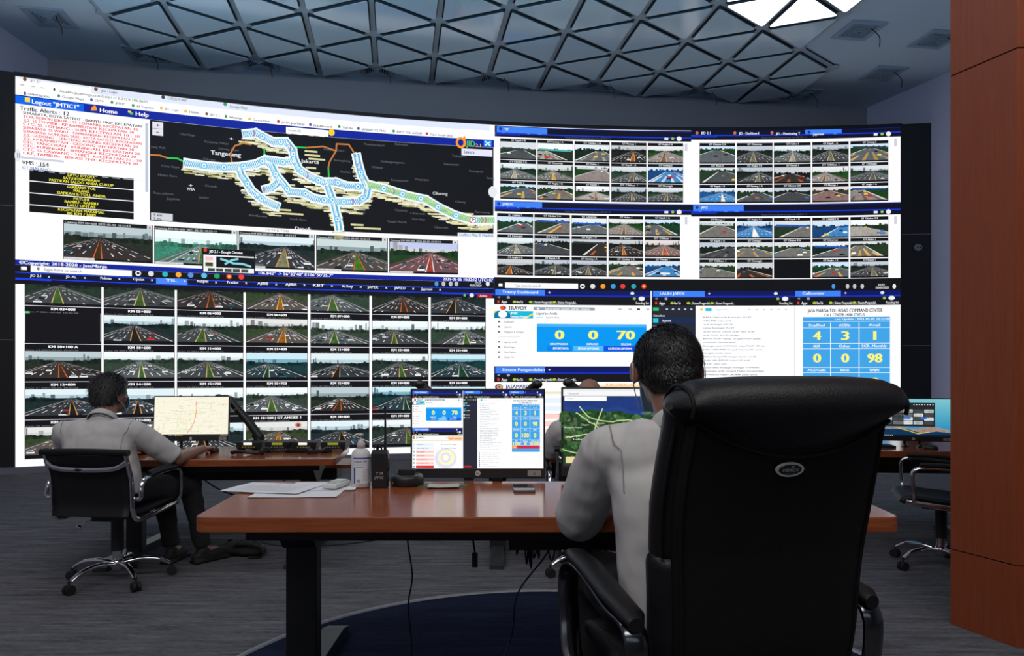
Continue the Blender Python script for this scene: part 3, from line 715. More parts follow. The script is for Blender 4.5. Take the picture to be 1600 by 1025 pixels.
for x, col in ((216, (235, 235, 235)), (236, (220, 220, 220)), (258, (40, 180, 190)), (279, (245, 170, 50)), (298, (90, 140, 220)), (319, (90, 190, 220)), (339, (40, 160, 90)), (358, (225, 60, 50)), (377, (230, 60, 60)), (682, (70, 150, 220)), (693, (190, 190, 190)), (704, (190, 190, 190)), (713, (190, 190, 190)), (762, (230, 230, 230))):
    y = 427 + (x - 216) * .036 if x < 600 else 443.5
    cv.disc(x, Y(x, y), 4.5 if x < 600 else 3, .036, col, 5); 
    if x in (216, 358): cv.disc(x, Y(x, y), 2.2, .018, (16, 16, 20) if x == 216 else (250, 200, 60), 6)
txt(cv, '10:32', 743, 751, 743, 441.5, 3, (220, 220, 220), 5); txt(cv, '05/05/2021', 734, 752, 743, 446, 3, (220, 220, 220), 5)
wpart(cv.build('screen', vw))

# ------------------------------------------------------------------ picture: lower left desktop, grid of motorway cameras
cv = Canvas(wallmap, .0012, maxw=18)
cv.rect(24, 772, ZB, ZM, W_, 0, 0)
rect(cv, 24, 772, 24, 424.5, 429.5, (20, 64, 226), 1); rect(cv, 24, 772, 24, 426, 434, (12, 16, 46), 2); rect(cv, 24, 772, 24, 433.5, 437.5, (22, 60, 220), 2); rect(cv, 24, 772, 24, 437, 443.5, (14, 14, 22), 3); rect(cv, 80, 690, 80, 438, 443, (10, 14, 40), 3)
rect(cv, 244, 293, 244, 434, 443.5, (72, 134, 240), 4)
for x, s in ((47, 'JID 2.1'), (103, 'JID - Mo..'), (157, 'Pedoman'), (208, 'Ciputan'), (259, 'TIL'), (308, 'MARIJAN'), (355, 'Pratilan'), (402, 'AJIBB'), (446, 'AJIBB'), (489, 'KBT'), (534, 'Ad Rosy'), (574, 'JAPEK'), (616, 'JAPELU'), (658, 'Jagorawi')):
    d = ang(x)[1]; y = 430.5 + (x - 47) * .034
    txt(cv, s, x, x + 17, x, y, 4, (235, 238, 245), 5); txt(cv, 'x', x + 28, x + 31, x, y, 4, (235, 238, 245), 5)
rect(cv, 745, 769, 745, 459, 465, (150, 20, 34), 5); txt(cv, 'Update', 748, 761, 748, 462, 3.5, (250, 210, 210), 6); cv.disc(737, Y(737, 461.5), 3.5, .03, (230, 230, 235), 5); cv.disc(726, Y(726, 461.5), 2, .02, (120, 190, 60), 5)
cols = [(38.5, 158.5), (162, 273), (276.5, 380.5), (384, 481), (485, 577.3), (581, 669.5), (673, 759)]
LN = [443.7, 479, 537.5, 596.5, 655, 715.5]
LAB = [['KM 03+000', 'KM 05+800', 'KM 06+000', 'KM 06+600', 'KM 07+000', 'KM 07+800', 'KM 09+000'],
       ['KM 10+100 A', 'KM 10+600', 'KM 11+000', 'KM 11+400', 'KM 11+800', 'KM 12+000', 'KM 12+100'],
       ['KM 12+800', 'KM 14+200', 'KM 15+700', 'KM 15+750', 'KM 15+850', 'KM 14+000', 'KM 16+400'],
       ['KM 16+100', 'KM 17+000', 'KM 18+100 A 2', 'KM 18+200 | GT ANGKE 1', 'KM 18+600', 'KM 19+000', 'KM 19+400']]
STY = [[0, 0, 2, 5, 3, 2, 1], [None, 1, 0, 5, 3, 0, 3], [2, 3, 0, 4, 1, 0, 4], [1, 1, 3, 3, 2, 4, 4], [5, 3, 1, 5, 1, 0, 1]]
for ri in range(5):
    ya, yb = LN[ri], LN[ri + 1]
    for ci, (x0, x1) in enumerate(cols):
        rect(cv, x0, x1, 100, ya, yb, (14, 14, 20), 2)
        rect(cv, x0, x1, 100, yb - .45, yb + .45, (215, 215, 222), 3)
        ia = ya + (11.5 if ri else 2.5); ib = yb - 4.5
        if ri:
            s = LAB[ri - 1][ci]; xm = (x0 + x1) / 2; hw = len(s) * 1.95 * (x1 - x0) / 112
            for off in (0, .45): cv.text(s, xm - hw + off, xm + hw + off, Y(100, ya + 6.4), Y(100, ya + 2.4), (238, 238, 240), 4)
            cv.text('Cam %d 2021-05-05 10:32:26' % (ri * 7 + ci), x0 + 2, x0 + (x1 - x0) * .7, Y(100, ya + 10.6), Y(100, ya + 8.6), (110, 112, 116), 4)
        k = STY[ri][ci]
        if k is None:
            rect(cv, x0 + 1, x0 + 8, 100, ya + 9, ya + 12, (90, 190, 130), 4); rect(cv, x0, x0 + .8, 100, ya + 9, yb - 4, (200, 200, 210), 4); rect(cv, x1 - 1.5, x1 - .7, 100, ya + 9, yb - 4, (200, 200, 210), 4); continue
        road_tile(cv, x0 + .8, x1 - .8, Y(100, ia), Y(100, ib), ri * 31 + ci * 7 + 3, ROADS[k], base=3, hz=.02 if ri == 0 else None, jam=2.6 if (ri, ci) in ((3, 0), (3, 1), (2, 5)) else 1.2, full=(ri > 0))
# small logo on one picture
cv.disc(466, Y(466, 664), 8, .05, (220, 225, 235), 14); cv.disc(466, Y(466, 664), 5, .04, (230, 140, 50), 15); cv.disc(466, Y(466, 664), 2.5, .02, (30, 50, 130), 16)
wpart(cv.build('screen', vw))

# ------------------------------------------------------------------ picture: upper right desktop, four windows of toll gate cameras
cv = Canvas(wallmap, .0012, maxw=18)
cv.rect(772, 1407, ZM, ZT, W_, 0, 0)
def gt(c, x, s): pass
GT_N = ['GT Angke 1 A', 'GT Angke 1 B', 'GT Kapuk 1 A', 'GT Kapuk 1 B', 'GT Kamal 1', 'GT Cawang 2', 'GT Cawang 1 A', 'GT Cililitan 1', 'GT Cibubur 2 A', 'GT Cibubur 2 B', 'GT Cimanggis', 'GT Citeureup', 'GT Meruya 1', 'GT Pluit 2', 'GT Halim 1']
def window(xa, xb, pr, y_tab, y_bar, y_page, y_end, colx, rows, seed, tabs, blank=None):
    rect(cv, xa, xb, pr, y_tab, y_page, (12, 14, 34), 1)
    rect(cv, xa, xb, pr, y_tab, y_tab + 2.0, (16, 30, 120), 2)
    rect(cv, xa, xb, pr, y_bar - 1.2, y_bar + .6, (20, 56, 210), 3); rect(cv, xa, xa + 40, pr, y_bar - 1.2, y_bar + 3, (16, 44, 170), 3)
    for (t0, t1, s, act) in tabs:
        if act: rect(cv, t0, t1, pr, y_tab + 1, y_bar, (62, 128, 240), 3)
        txt(cv, s, t0 + 12, t0 + 12 + len(s) * 2.1, t0, y_tab + 5 + (t0 - pr) * .012, 3.8, (235, 240, 250), 5); cv.disc(t0 + 6, Y(pr, y_tab + 5), 2.4, .025, (30, 50, 150) if act else (200, 110, 60), 5)
    cv.text('http://cctv.jasamarga.co.id/?id=1', xa + 110, xa + 180, Y(pr, y_page - 1.5), Y(pr, y_page - 4.5), (70, 74, 90), 4)
    cv.disc(xb - 19, Y(pr, y_page - 4.5), 4, .036, (235, 236, 240), 5); cv.rect(xb - 42, xb - 36, Y(pr, y_page - 2.5), Y(pr, y_page - 6), (235, 236, 240), 0, 5); cv.disc(xb - 29, Y(pr, y_page - 4.5), 2.5, .02, (150, 200, 50), 5)
    rect(cv, xb - 10, xb - 6, pr, y_page + 3, y_page + 15, (200, 204, 214), 2)
    for ri, (ra, rb) in enumerate(rows):
        for ci, (x0, x1) in enumerate(colx):
            rect(cv, x0, x1, pr, ra, rb, (14, 14, 18), 2)
            if blank == (ri, ci): continue
            s = GT_N[(seed + ri * 5 + ci * 3) % len(GT_N)]; xm = (x0 + x1) / 2
            cv.text(s, xm - len(s) * .95, xm + len(s) * .95, Y(pr, ra + 3.6), Y(pr, ra + .9), (225, 225, 228), 4)
            gate_tile(cv, x0 + .4, x1 - .4, Y(pr, ra + 5), Y(pr, rb - 2.2), seed * 100 + ri * 10 + ci, base=3)
window(773, 1080, 785, 196.5, 208, 213.5, 313, [(781.5, 837.7), (839.8, 895.2), (897.6, 952.5), (954.9, 1010), (1012.2, 1067.4)], [(216, 248.7), (249.5, 281), (282, 310.8)], 3, [(776, 855, 'TIF', 1)])
window(773, 1080, 785, 313.5, 324, 330.5, 432, [(776.7, 833), (835, 890.5), (893, 948), (950.6, 1005), (1007.5, 1062.6)], [(333, 364.6), (366, 398), (399.5, 430)], 5, [(773, 847, 'JAPEK DC', 1)])
window(1080, 1407, 1100, 203, 212, 218.5, 319, [(1093, 1148.6), (1151, 1207), (1209, 1266.6), (1269, 1326), (1328.6, 1388)], [(223.5, 256), (257, 287.5), (288.7, 317.5)], 8, [(1083, 1140, 'JID 2.1', 0), (1142, 1198, 'JID - Dashboard', 0), (1200, 1256, 'JID - Monitoring T', 0), (1258, 1315, 'Jagorawi', 1)])
window(1080, 1407, 1100, 319.5, 331, 338.5, 437, [(1093, 1148.6), (1151, 1207), (1209, 1266.6), (1269, 1326), (1328.6, 1388)], [(341, 373), (374, 404), (405.5, 435.5)], 12, [(1083, 1162, 'JAPEX', 1)], (2, 2))
rect(cv, 772, 1407, 1100, 436.5, 455, (16, 16, 20), 4)
rect(cv, 789, 903, 789, 441.5, 450, W_, 5); txt(cv, 'Type here to search', 803, 845, 803, 446, 4.4, (140, 140, 140), 6)
rect(cv, 779, 785, 779, 443, 447.5, W_, 6)
for x, col in ((910, (235, 235, 235)), (926, (220, 220, 220)), (942, (245, 150, 40)), (958, (60, 150, 220)), (973, (220, 60, 60)), (990, (40, 160, 170)), (1006, (225, 60, 50)), (1302, (70, 150, 220)), (1324, (190, 190, 190)), (1335, (190, 190, 190)), (1347, (190, 190, 190)), (1397, (230, 230, 230))):
    cv.disc(x, Y(x, 447.5), 4 if x < 1100 else 2.8, .036, col, 6)
    if x in (910, 1006): cv.disc(x, Y(x, 447.5), 2, .018, (16, 16, 20) if x == 910 else (250, 200, 60), 7)
txt(cv, '10:32', 1372, 1382, 1372, 445, 3.4, (230, 230, 230), 6); txt(cv, '05/05/2021', 1368, 1388, 1368, 449.6, 3.4, (230, 230, 230), 6)
wpart(cv.build('screen', vw))

# ------------------------------------------------------------------ picture: call centre desktop (lower right and on the monitor)
def call_centre(c, W, H, L=0):
    """c is drawn in unit coordinates u right, v down through local transform"""
    X = lambda u: u; 
    Rr = lambda u0, u1, v0, v1, col, l=1, n=0: c.rect(u0, u1, v0, v1, col, n, L + l)
    T = lambda s, u0, u1, v, h, col, l=4: c.text(s, u0 + (.35 * (u1 - u0) if s == '1' else 0), u1 - (.3 * (u1 - u0) if s == '1' else 0), v + h / 2, v - h / 2, col, L + l)
    Rr(0, 1, 0, 1, W_, 0)
    def bar(u0, u1, v0, tab, name):
        Rr(u0, u1, v0, v0 + .036, (14, 22, 92)); Rr(u0 + .003, u0 + tab, v0 + .004, v0 + .042, (60, 126, 240), 2)
        Rr(u0, u1, v0 + .036, v0 + .048, (18, 44, 180), 1); Rr(u0, u1, v0 + .046, v0 + .098, (20, 20, 26), 2)
        T(name, u0 + .02, u0 + .02 + len(name) * .0055, v0 + .021, .018, (225, 235, 255))
        T('+', u0 + tab + .008, u0 + tab + .014, v0 + .022, .018, (220, 220, 230)); c.disc(u1 - .045, v0 + .022, .005, .009, (225, 228, 235), L + 4)
        c.disc(u1 - .022, v0 + .055, .008, .013, (235, 236, 240), L + 4); c.disc(u1 - .04, v0 + .055, .004, .008, (150, 190, 60), L + 4)
        T('<', u0 + .008, u0 + .014, v0 + .055, .014, (200, 200, 210)); c.disc(u0 + .035, v0 + .055, .004, .008, (160, 160, 170), L + 4)
        T('Apps', u0 + .018, u0 + .032, v0 + .082, .018, (235, 235, 240)); Rr(u0 + .008, u0 + .013, v0 + .074, v0 + .09, (220, 60, 50), 4)
        for q, s in ((.05, 'New Tab'), (.09, '.: Sistem Pengendal..'), (.148, '.: Sistem Pengendal..')):
            if u0 + q + .05 < u1: T(s, u0 + q + .005, u0 + q + .004 + len(s) * .0024, v0 + .082, .016, (225, 228, 230)); c.disc(u0 + q, v0 + .082, .0045, .008, (170, 200, 50), L + 4)
        T('Reading list', u1 - .036, u1 - .004, v0 + .082, .016, (215, 215, 220))
    # dashboard window
    bar(0, .385, 0, .125, 'Travoy Dashboard')
    T('TRAVOY', .035, .080, .120, .024, (40, 34, 30)); c.disc(.022, .120, .008, .014, (220, 90, 40), L + 4); c.disc(.026, .120, .003, .006, (40, 60, 120), L + 5)
    Rr(.097, .248, .112, .132, (150, 158, 170)); T('Search tickets, location, address, category', .125, .235, .122, .014, (240, 240, 245)); c.disc(.108, .122, .003, .006, (240, 240, 245), L + 4)
    for u in (.31, .335, .355, .378): Rr(u - .004, u + .004, .116, .128, (190, 190, 190) if u != .355 else (60, 60, 60), 3)
    Rr(0, .096, .138, .184, (0, 120, 160)); c.poly([(.03, .138), (.096, .138), (.096, .184), (.05, .184)], (20, 180, 215), 0, L + 2); c.poly([(.07, .184), (.096, .15), (.096, .16), (.078, .184)], (230, 220, 60), 0, L + 3); c.poly([(0, .138), (.008, .138), (0, .155)], (230, 220, 60), 0, L + 3)
    c.disc(.021, .159, .011, .022, W_, L + 3); T('JMTIC', .040, .058, .152, .014, W_); T('Operation Manager', .040, .082, .172, .012, W_)
    T('Laporan Anda', .103, .155, .150, .018, (120, 120, 128)); T('Laporan Anda', .128, .160, .175, .012, (140, 140, 146)); Rr(.103, .12, .172, .178, (180, 220, 235), 3)
    for k, s in enumerate(['Dashboard', 'Laporan', 'Pengguna & Petugas', '', 'Laporan Anda', 'Area Tugas', 'Data Master', 'Gardu Tol']):
        v = .205 + k * .031
        if s: c.disc(.012, v, .0028, .005, (60, 60, 60), L + 3); T(s, .024, .024 + len(s) * .0027, v, .011, (120, 120, 126))
        else: Rr(.01, .065, v - .002, v + .002, (215, 215, 220), 3)
    Rr(.105, .375, .215, .235, (70, 172, 240)); Rr(.105, .375, .233, .388, (0, 148, 236))
    for s, u0, u1 in (('0', .149, .169), ('0', .231, .252), ('70', .301, .343)): T(s, u0, u1, .282, .055, (238, 240, 120)); T(s, u0 + .002, u1 + .002, .282, .055, (238, 240, 120))
    for s, u0, u1 in (('DIKUMPULKAN', .138, .180), ('DIPROSES', .228, .256), ('SELESAI', .312, .336)): T(s, u0, u1, .340, .012, (235, 245, 255))
    Rr(.13, .19, .352, .384, (0, 130, 226), 2); Rr(.195, .268, .352, .382, (80, 180, 244), 2); Rr(.27, .375, .352, .384, (10, 80, 220), 2)
    for s, u0, u1 in (('EXPORT DATA', .145, .183), ('SEMUA LAPORAN', .206, .257), ('KATEGORI LAPORAN', .281, .338)): T(s, u0, u1, .366, .013, W_)
    # lower left window
    bar(0, .385, .478, .125, 'Sistem Pengendalian')
    Rr(0, .385, .576, .640, (250, 250, 246)); c.poly([(.25, .598), (.385, .598), (.385, .630), (.28, .630)], (250, 214, 150), 0, L + 2)
    c.disc(.012, .605, .010, .018, (30, 50, 140), L + 3); c.disc(.013, .605, .007, .012, (240, 170, 50), L + 4); c.disc(.013, .605, .003, .006, (30, 50, 140), L + 5)
    T('JASAMARGA', .028, .094, .603, .022, (30, 50, 130)); T('PUSAT KENDALI LALU LINTAS', .275, .375, .592, .016, (240, 150, 70)); T('ROAD CONTROL', .28, .375, .618, .018, (225, 50, 40))
    Rr(0, .385, .634, .650, (232, 226, 196), 2)
    for k in range(7):
        v = .69 + k * .048; red = k >= 2; last = k == 6
        Rr(.028, .165, v - .016, v + .016, (220, 40, 40) if last else ((250, 205, 196) if red else (226, 236, 250)), 2); Rr(.008, .020, v - .010, v + .010, (60, 50, 70) if k > 1 else (110, 170, 210), 3); Rr(.010, .018, v - .004, v + .006, (240, 240, 240), 4)
        T(['Kondisi Lalin', 'Laporan Petugas Operasi', 'Data Gangguan', 'Data Kecelakaan', 'Data Rekayasa Lalin', 'Rekap Kegiatan Harian', 'Tutup Laporan'][k], .034, .034 + [.05, .09, .06, .06, .08, .09, .05][k], v, .013, (190, 60, 50) if red and not last else (90, 110, 150))
        if k < 2: T('Rencana CSR Pelanggan', .245, .335, v, .013, (90, 110, 150)); c.disc(.228, v, .005, .009, (160, 190, 220), L + 3)
    c.disc(.255, .87, .085, .13, (222, 220, 240), L + 1, 28); c.disc(.26, .86, .062, .10, (246, 244, 190), L + 2, 24); c.disc(.255, .86, .040, .065, (222, 220, 240), L + 3, 20); c.disc(.255, .86, .022, .038, (246, 246, 225), L + 4, 16)
    # chat window
    bar(.388, .738, 0, .13, 'LALIN JAPEX')
    Rr(.388, .496, .098, 1, (36, 40, 52), 2); Rr(.391, .405, .110, .130, (50, 190, 90), 3)
    for k in range(5): c.disc(.425 + k * .015, .12, .003, .006, (190, 190, 195), L + 4)
    T('Subscribers', .392, .42, .16, .012, (220, 220, 225)); Rr(.396, .494, .175, .205, (24, 44, 80), 3); Rr(.391, .404, .178, .204, (40, 190, 210), 4); T('# general', .414, .435, .191, .014, (235, 235, 240), 5)
    T('Channels', .392, .41, .225, .011, (200, 200, 205)); Rr(.391, .404, .240, .268, (40, 190, 210), 4); T('# operasional', .414, .44, .254, .014, (200, 205, 215), 5)
    for k in range(2): c.disc(.397, .31 + k * .035, .006, .011, (210, 205, 180), L + 4); T('petugas info', .410, .438, .31 + k * .035, .012, (200, 200, 205), 5)
    Rr(.39, .45, .965, .985, (190, 30, 60), 4)
    Rr(.738, .7395, .098, 1, (205, 208, 214), 2)
    c.disc(.51, .122, .004, .008, (240, 200, 50), L + 3); Rr(.520, .535, .112, .132, (50, 190, 225), 3); T('# general', .545, .572, .122, .012, (190, 190, 195))
    for k in range(6): Rr(.625 + k * .018, .631 + k * .018, .118, .126, (205, 205, 210), 3)
    r = random.Random(7)
    wd = ['SEMANGGI', 'arah', 'Kuningan', 'lancar', 'KM 07', 'padat', 'CAWANG', 'ramai', 'TOMANG', 'Grogol', 'info', 'CIKUNIR', 'lalin', 'GT', 'Halim', 'cuaca', 'cerah', 'PLUIT']
    for k in range(27):
        v = .17 + k * .0225; s = ' '.join(r.choice(wd) for _ in range(r.randint(3, 7)))
        T(s, .515, .515 + min(.21, len(s) * .0038), v, .009, (112, 112, 120))
    for k in range(8):
        v = .80 + k * .024; T(' '.join(r.choice(wd) for _ in range(3)), .53, .53 + r.uniform(.05, .16), v, .008, (150, 150, 156)); c.disc(.514, v, .004, .008, (120, 120, 130), L + 3)
    # status table window
    bar(.738, 1, 0, .115, 'Callcenter')
    T('JASA MARGA TOLLROAD COMMAND CENTER', .771, .955, .130, .022, (34, 34, 40)); T('CALL CENTER 14080 STATUS', .812, .911, .156, .018, (44, 44, 50))
    tb = (62, 160, 226); Rr(.760, .974, .170, .788, tb, 2)
    T('Last Update : 2021-05-05 10:32:08', .838, .972, .183, .012, (240, 245, 250)); Rr(.760, .974, .197, .1995, W_, 3)
    rows = [(.212, .222, [('Staffed', 'ACDIn', 'Avail'), ('4', '3', '1')]), (.335, .345, [('AUX', 'Other', 'SCR_Monthly'), ('0', '0', '98')]), (.488, .5, [('ACDCalls', '%SCR', '%ABN'), ('0', '100', '0')]), (.636, .65, [('%SI', 'Waiting', 'OldestCall'), ('100', '0', '0:00')])]
    cx = [.793, .862, .935]
    for (va, vb, (h_, d)), (y0, y1) in zip(rows, ((.205, .335), (.335, .485), (.485, .630), (.630, .700))):
        hh = .032; Rr(.760, .974, y0 + hh, y0 + hh + .0022, W_, 3); Rr(.760, .974, y1 - .0012, y1 + .0012, W_, 3)
        for q in range(3):
            s = h_[q]; T(s, cx[q] - len(s) * .0028, cx[q] + len(s) * .0028, y0 + .016, .016, (240, 245, 250))
            s = d[q]; vv = (y0 + hh + y1) / 2; hd = .055 if y1 - y0 > .1 else .036
            for off in (0, .0016): T(s, cx[q] - len(s) * .0085 + off, cx[q] + len(s) * .0085 + off, vv + .0, hd, (244, 240, 120))
    for u in (.827, .897): Rr(u, u + .0018, .205, .70, W_, 3)
    Rr(.760, .974, .705, .745, (206, 40, 70), 3); Rr(.760, .80, .705, .745, (236, 140, 60), 4); T('LAYANAN', .77, .79, .725, .014, (255, 230, 200), 5)

class Sub:
    """unit-square view of a canvas"""
    def __init__(s, c, fx, fy, sx, sy): s.c = c; s.fx = fx; s.fy = fy
    def rect(s, x0, x1, y0, y1, col, n=0, lay=0): s.c.rect(s.fx(x0), s.fx(x1), s.fy(y0), s.fy(y1), col, n, lay)
    def poly(s, p, col, n=0, lay=0): s.c.poly([(s.fx(a), s.fy(b)) for a, b in p], col, n, lay)
    def disc(s, x, y, rx, ry, col, lay=0, n=14): s.poly([(x + rx * math.cos(2 * PI * i / n), y + ry * math.sin(2 * PI * i / n)) for i in range(n)], col, 0, lay)
    def text(s, t, x0, x1, yb, yt, col, lay=0): s.c.text(t, s.fx(x0), s.fx(x1), s.fy(yb), s.fy(yt), col, lay)
cv = Canvas(wallmap, .0012, maxw=18)
call_centre(Sub(cv, lambda u: 772 + 635 * u, lambda v: ZM + (ZB - ZM) * v, 0, 0), 635, 273)
wpart(cv.build('screen', vw))

# ------------------------------------------------------------------ triangular ceiling lattice
LO = Vector((-.187, 9.513)); EC = Vector((.80, .13)); E2 = Vector((-.155, .96))
def node(c, k): return LO + EC * c + E2 * k
ZP = ZC - .015        # panel face
cl = thing('ceiling_lattice', 'triangular lattice of grey channels with glossy panels under the ceiling', 'ceiling', kind='structure')
tris = []
for c in range(-6, 6):
    for j in range(-13, 4):
        k = j / 2.0
        ev = (c % 2 == 0)
        if ev and j % 2: continue
        if (not ev) and j % 2 == 0: continue
        a, b, d, e = (c, k), (c, k + 1), (c + 1, k + .5), (c + 1, k - .5)
        if k + 1 <= 1.5 and k + .5 <= 1.5: tris.append((a, b, d))
        if k + .5 <= 1.5: tris.append((a, d, e))
def inside(t):
    for (c, k) in t:
        if k > (1.0 if c % 2 == 0 else 1.5): return False
    cs = [q[0] for q in t]; ks = [q[1] for q in t]
    if min(cs) == -6 and max(cs) == -5 and sum(ks) / 3 < -.5: return False
    if max(cs) == 6 and min(cs) == 5 and sum(ks) / 3 < -.4: return False
    return True
tris = [t for t in tris if inside(t)]
lit = []
LITLAB = {frozenset([(4, -1.), (4, -2.), (3, -1.5)]): 'brightly lit triangular ceiling panel, left one of the lit pair above the right screens',
    frozenset([(4, -1.), (4, -2.), (5, -1.5)]): 'brightly lit triangular ceiling panel, right one of the lit pair above the right screens',
    frozenset([(5, -1.5), (5, -2.5), (4, -2.)]): 'brightly lit triangular ceiling panel cut by the top of the photo, rightmost',
    frozenset([(4, -2.), (4, -3.), (3, -2.5)]): 'brightly lit triangular ceiling panel overhead, farthest from the screens',
    frozenset([(4, -2.), (3, -1.5), (3, -2.5)]): 'brightly lit triangular ceiling panel overhead, next to the left lit one'}
LITSET = set(LITLAB)
def tri_panel(t, inset=.044):
    P = [node(*q) for q in t]; G = (P[0] + P[1] + P[2]) / 3
    if (P[1] - P[0]).cross(P[2] - P[0]) < 0: P = [P[0], P[2], P[1]]
    out = []
    for i in range(3):
        p = P[i]; a = (P[i - 1] - p).normalized(); b = (P[(i + 1) % 3] - p).normalized()
        s = math.sqrt((1 - a.dot(b)) / 2)          # sin of half the corner
        out.append(p + (a + b).normalized() * (inset / s))
    return round_poly(out, .05, 3), P
edges = {}
litn = 0
for t in tris:
    pp, P = tri_panel(t)
    fs = frozenset((q[0], float(q[1])) for q in t)
    far = max(p.y for p in P) < 3.6
    if fs in LITSET:
        o = MB().prism(pp, ZP - .052, ZP - .046).build('panel_light', M_LIGHT)
        cx_ = sum(q[0] for q in pp) / len(pp); cy_ = sum(q[1] for q in pp) / len(pp)
        MB().prism([(cx_ + (q[0] - cx_) * 1.012, cy_ + (q[1] - cy_) * 1.012) for q in pp], ZP - .050, ZP + .012).build('housing', M_EDGE, o)
        Gx = sum(p.x for p in P) / 3
        litn += 1
        tag(o, LITLAB[fs], 'light', 'lit triangular ceiling panels')
    else:
        pn = MB().prism(pp, ZP - .052, ZP - .044).build('panel', M_STRETCH, cl)
        cx_ = sum(q[0] for q in pp) / len(pp); cy_ = sum(q[1] for q in pp) / len(pp)
        MB().prism([(cx_ + (q[0] - cx_) * .99, cy_ + (q[1] - cy_) * .99) for q in pp], ZP - .044, ZP + .012).build('panel_edge', M_EDGE, pn)
    for i in range(3):
        e = frozenset(((t[i][0], float(t[i][1])), (t[(i + 1) % 3][0], float(t[(i + 1) % 3][1])))); edges[e] = 1
mb = MB(); mg = MB(); nodes = set()
for e in edges:
    a, b = tuple(e); nodes.add(a); nodes.add(b)
    A = node(*a); B = node(*b); d = (B - A).normalized(); nrm = Vector((-d.y, d.x)) * .034
    q = [A + nrm, A - nrm, B - nrm, B + nrm]
    mb.prism([tuple(x) for x in q], ZP - .012, ZP + .01)
    nw = Vector((-d.y, d.x)) * .043; q = [A + nw, A - nw, B - nw, B + nw]
    mg.prism([tuple(x) for x in q], ZP - .0015, ZP + .011)
for nd in nodes:
    p = node(*nd); mb.prism([(p.x + .085 * math.cos(PI / 3 * i + .1), p.y + .085 * math.sin(PI / 3 * i + .1)) for i in range(6)], ZP - .016, ZP - .002)
mb.build('channel_frame', M_LATT, cl, bevel=.01)
mg.build('channel_shade', M_DARK, cl)  # dark strips drawn along the channels as their shade

# air vents
VENT = None
def vent(px, py, rz, label, size=.42):
    global VENT
    Yd = FPX * (ZC - EYE) / (HOR - py); x = (px - 800) / FPX * Yd
    t = thing('air_vent', label, 'vent', (x, Yd, ZC), rz, 'square ceiling air vents') if VENT is None else copy_tree(VENT)
    t.location = (x, Yd, ZC); t.rotation_euler = (0, 0, rz); t['label'] = label
    if VENT is None:
        VENT = t; mb = MB(); h = size / 2
        def ring(mb, a, b, z0, z1):
            for s in (-1, 1):
                mb.box((0, s * (a + b) / 2, (z0 + z1) / 2), (2 * b, b - a, z1 - z0)); mb.box((s * (a + b) / 2, 0, (z0 + z1) / 2), (b - a, 2 * a, z1 - z0))
        ring(mb, h * .82, h * 1.15, -.018, .0); mb.build('flange', M_DUCT, t, bevel=.003)
        MB().box((0, 0, -.005), (h * 1.64, h * 1.64, .006)).build('duct_opening', M_DARK, t)
        mb = MB()
        for k in range(5):
            a = h * (.12 + .15 * k); ring(mb, a, a + h * .045, -.035 + .003 * k, -.006)
        mb.build('louvre', M_DUCT, t)
        MB().tube([(h * .5, -h * .4, -.01), (h * .7, -h * .7, -.10), (h * .9, -h * .7, -.16), (h * .95, -h * .6, -.26)], .006, 6).build('pull_cord', M_RUBBER, t)
for px, py, lb in ((78, 27, 'square ceiling vent on the plain ceiling at the far left corner'), (1342, 47, 'square ceiling vent on the bright ceiling right of the lit triangles'), (1462, 61, 'square ceiling vent beside the wooden pillar, rightmost'), (1380, 114, 'square ceiling vent above the right corner of the room'),
                   (228, 84, 'dark ceiling vent at the left corner of the triangle lattice'), (405, 97, 'dark ceiling vent at the lattice edge above the left screen map'), (589, 108, 'dark ceiling vent at the lattice edge, second to the left of the screens\' middle'), (772, 120, 'dark ceiling vent at the lattice edge above the join of left and right screens'), (937, 131, 'dark ceiling vent at the lattice edge above the first toll camera window'), (1095, 142, 'dark ceiling vent at the lattice edge above the second toll camera window'), (1252, 147, 'dark ceiling vent at the right end of the lattice edge')):
    vent(px, py, math.atan(.149) if py > 80 else .149, lb)

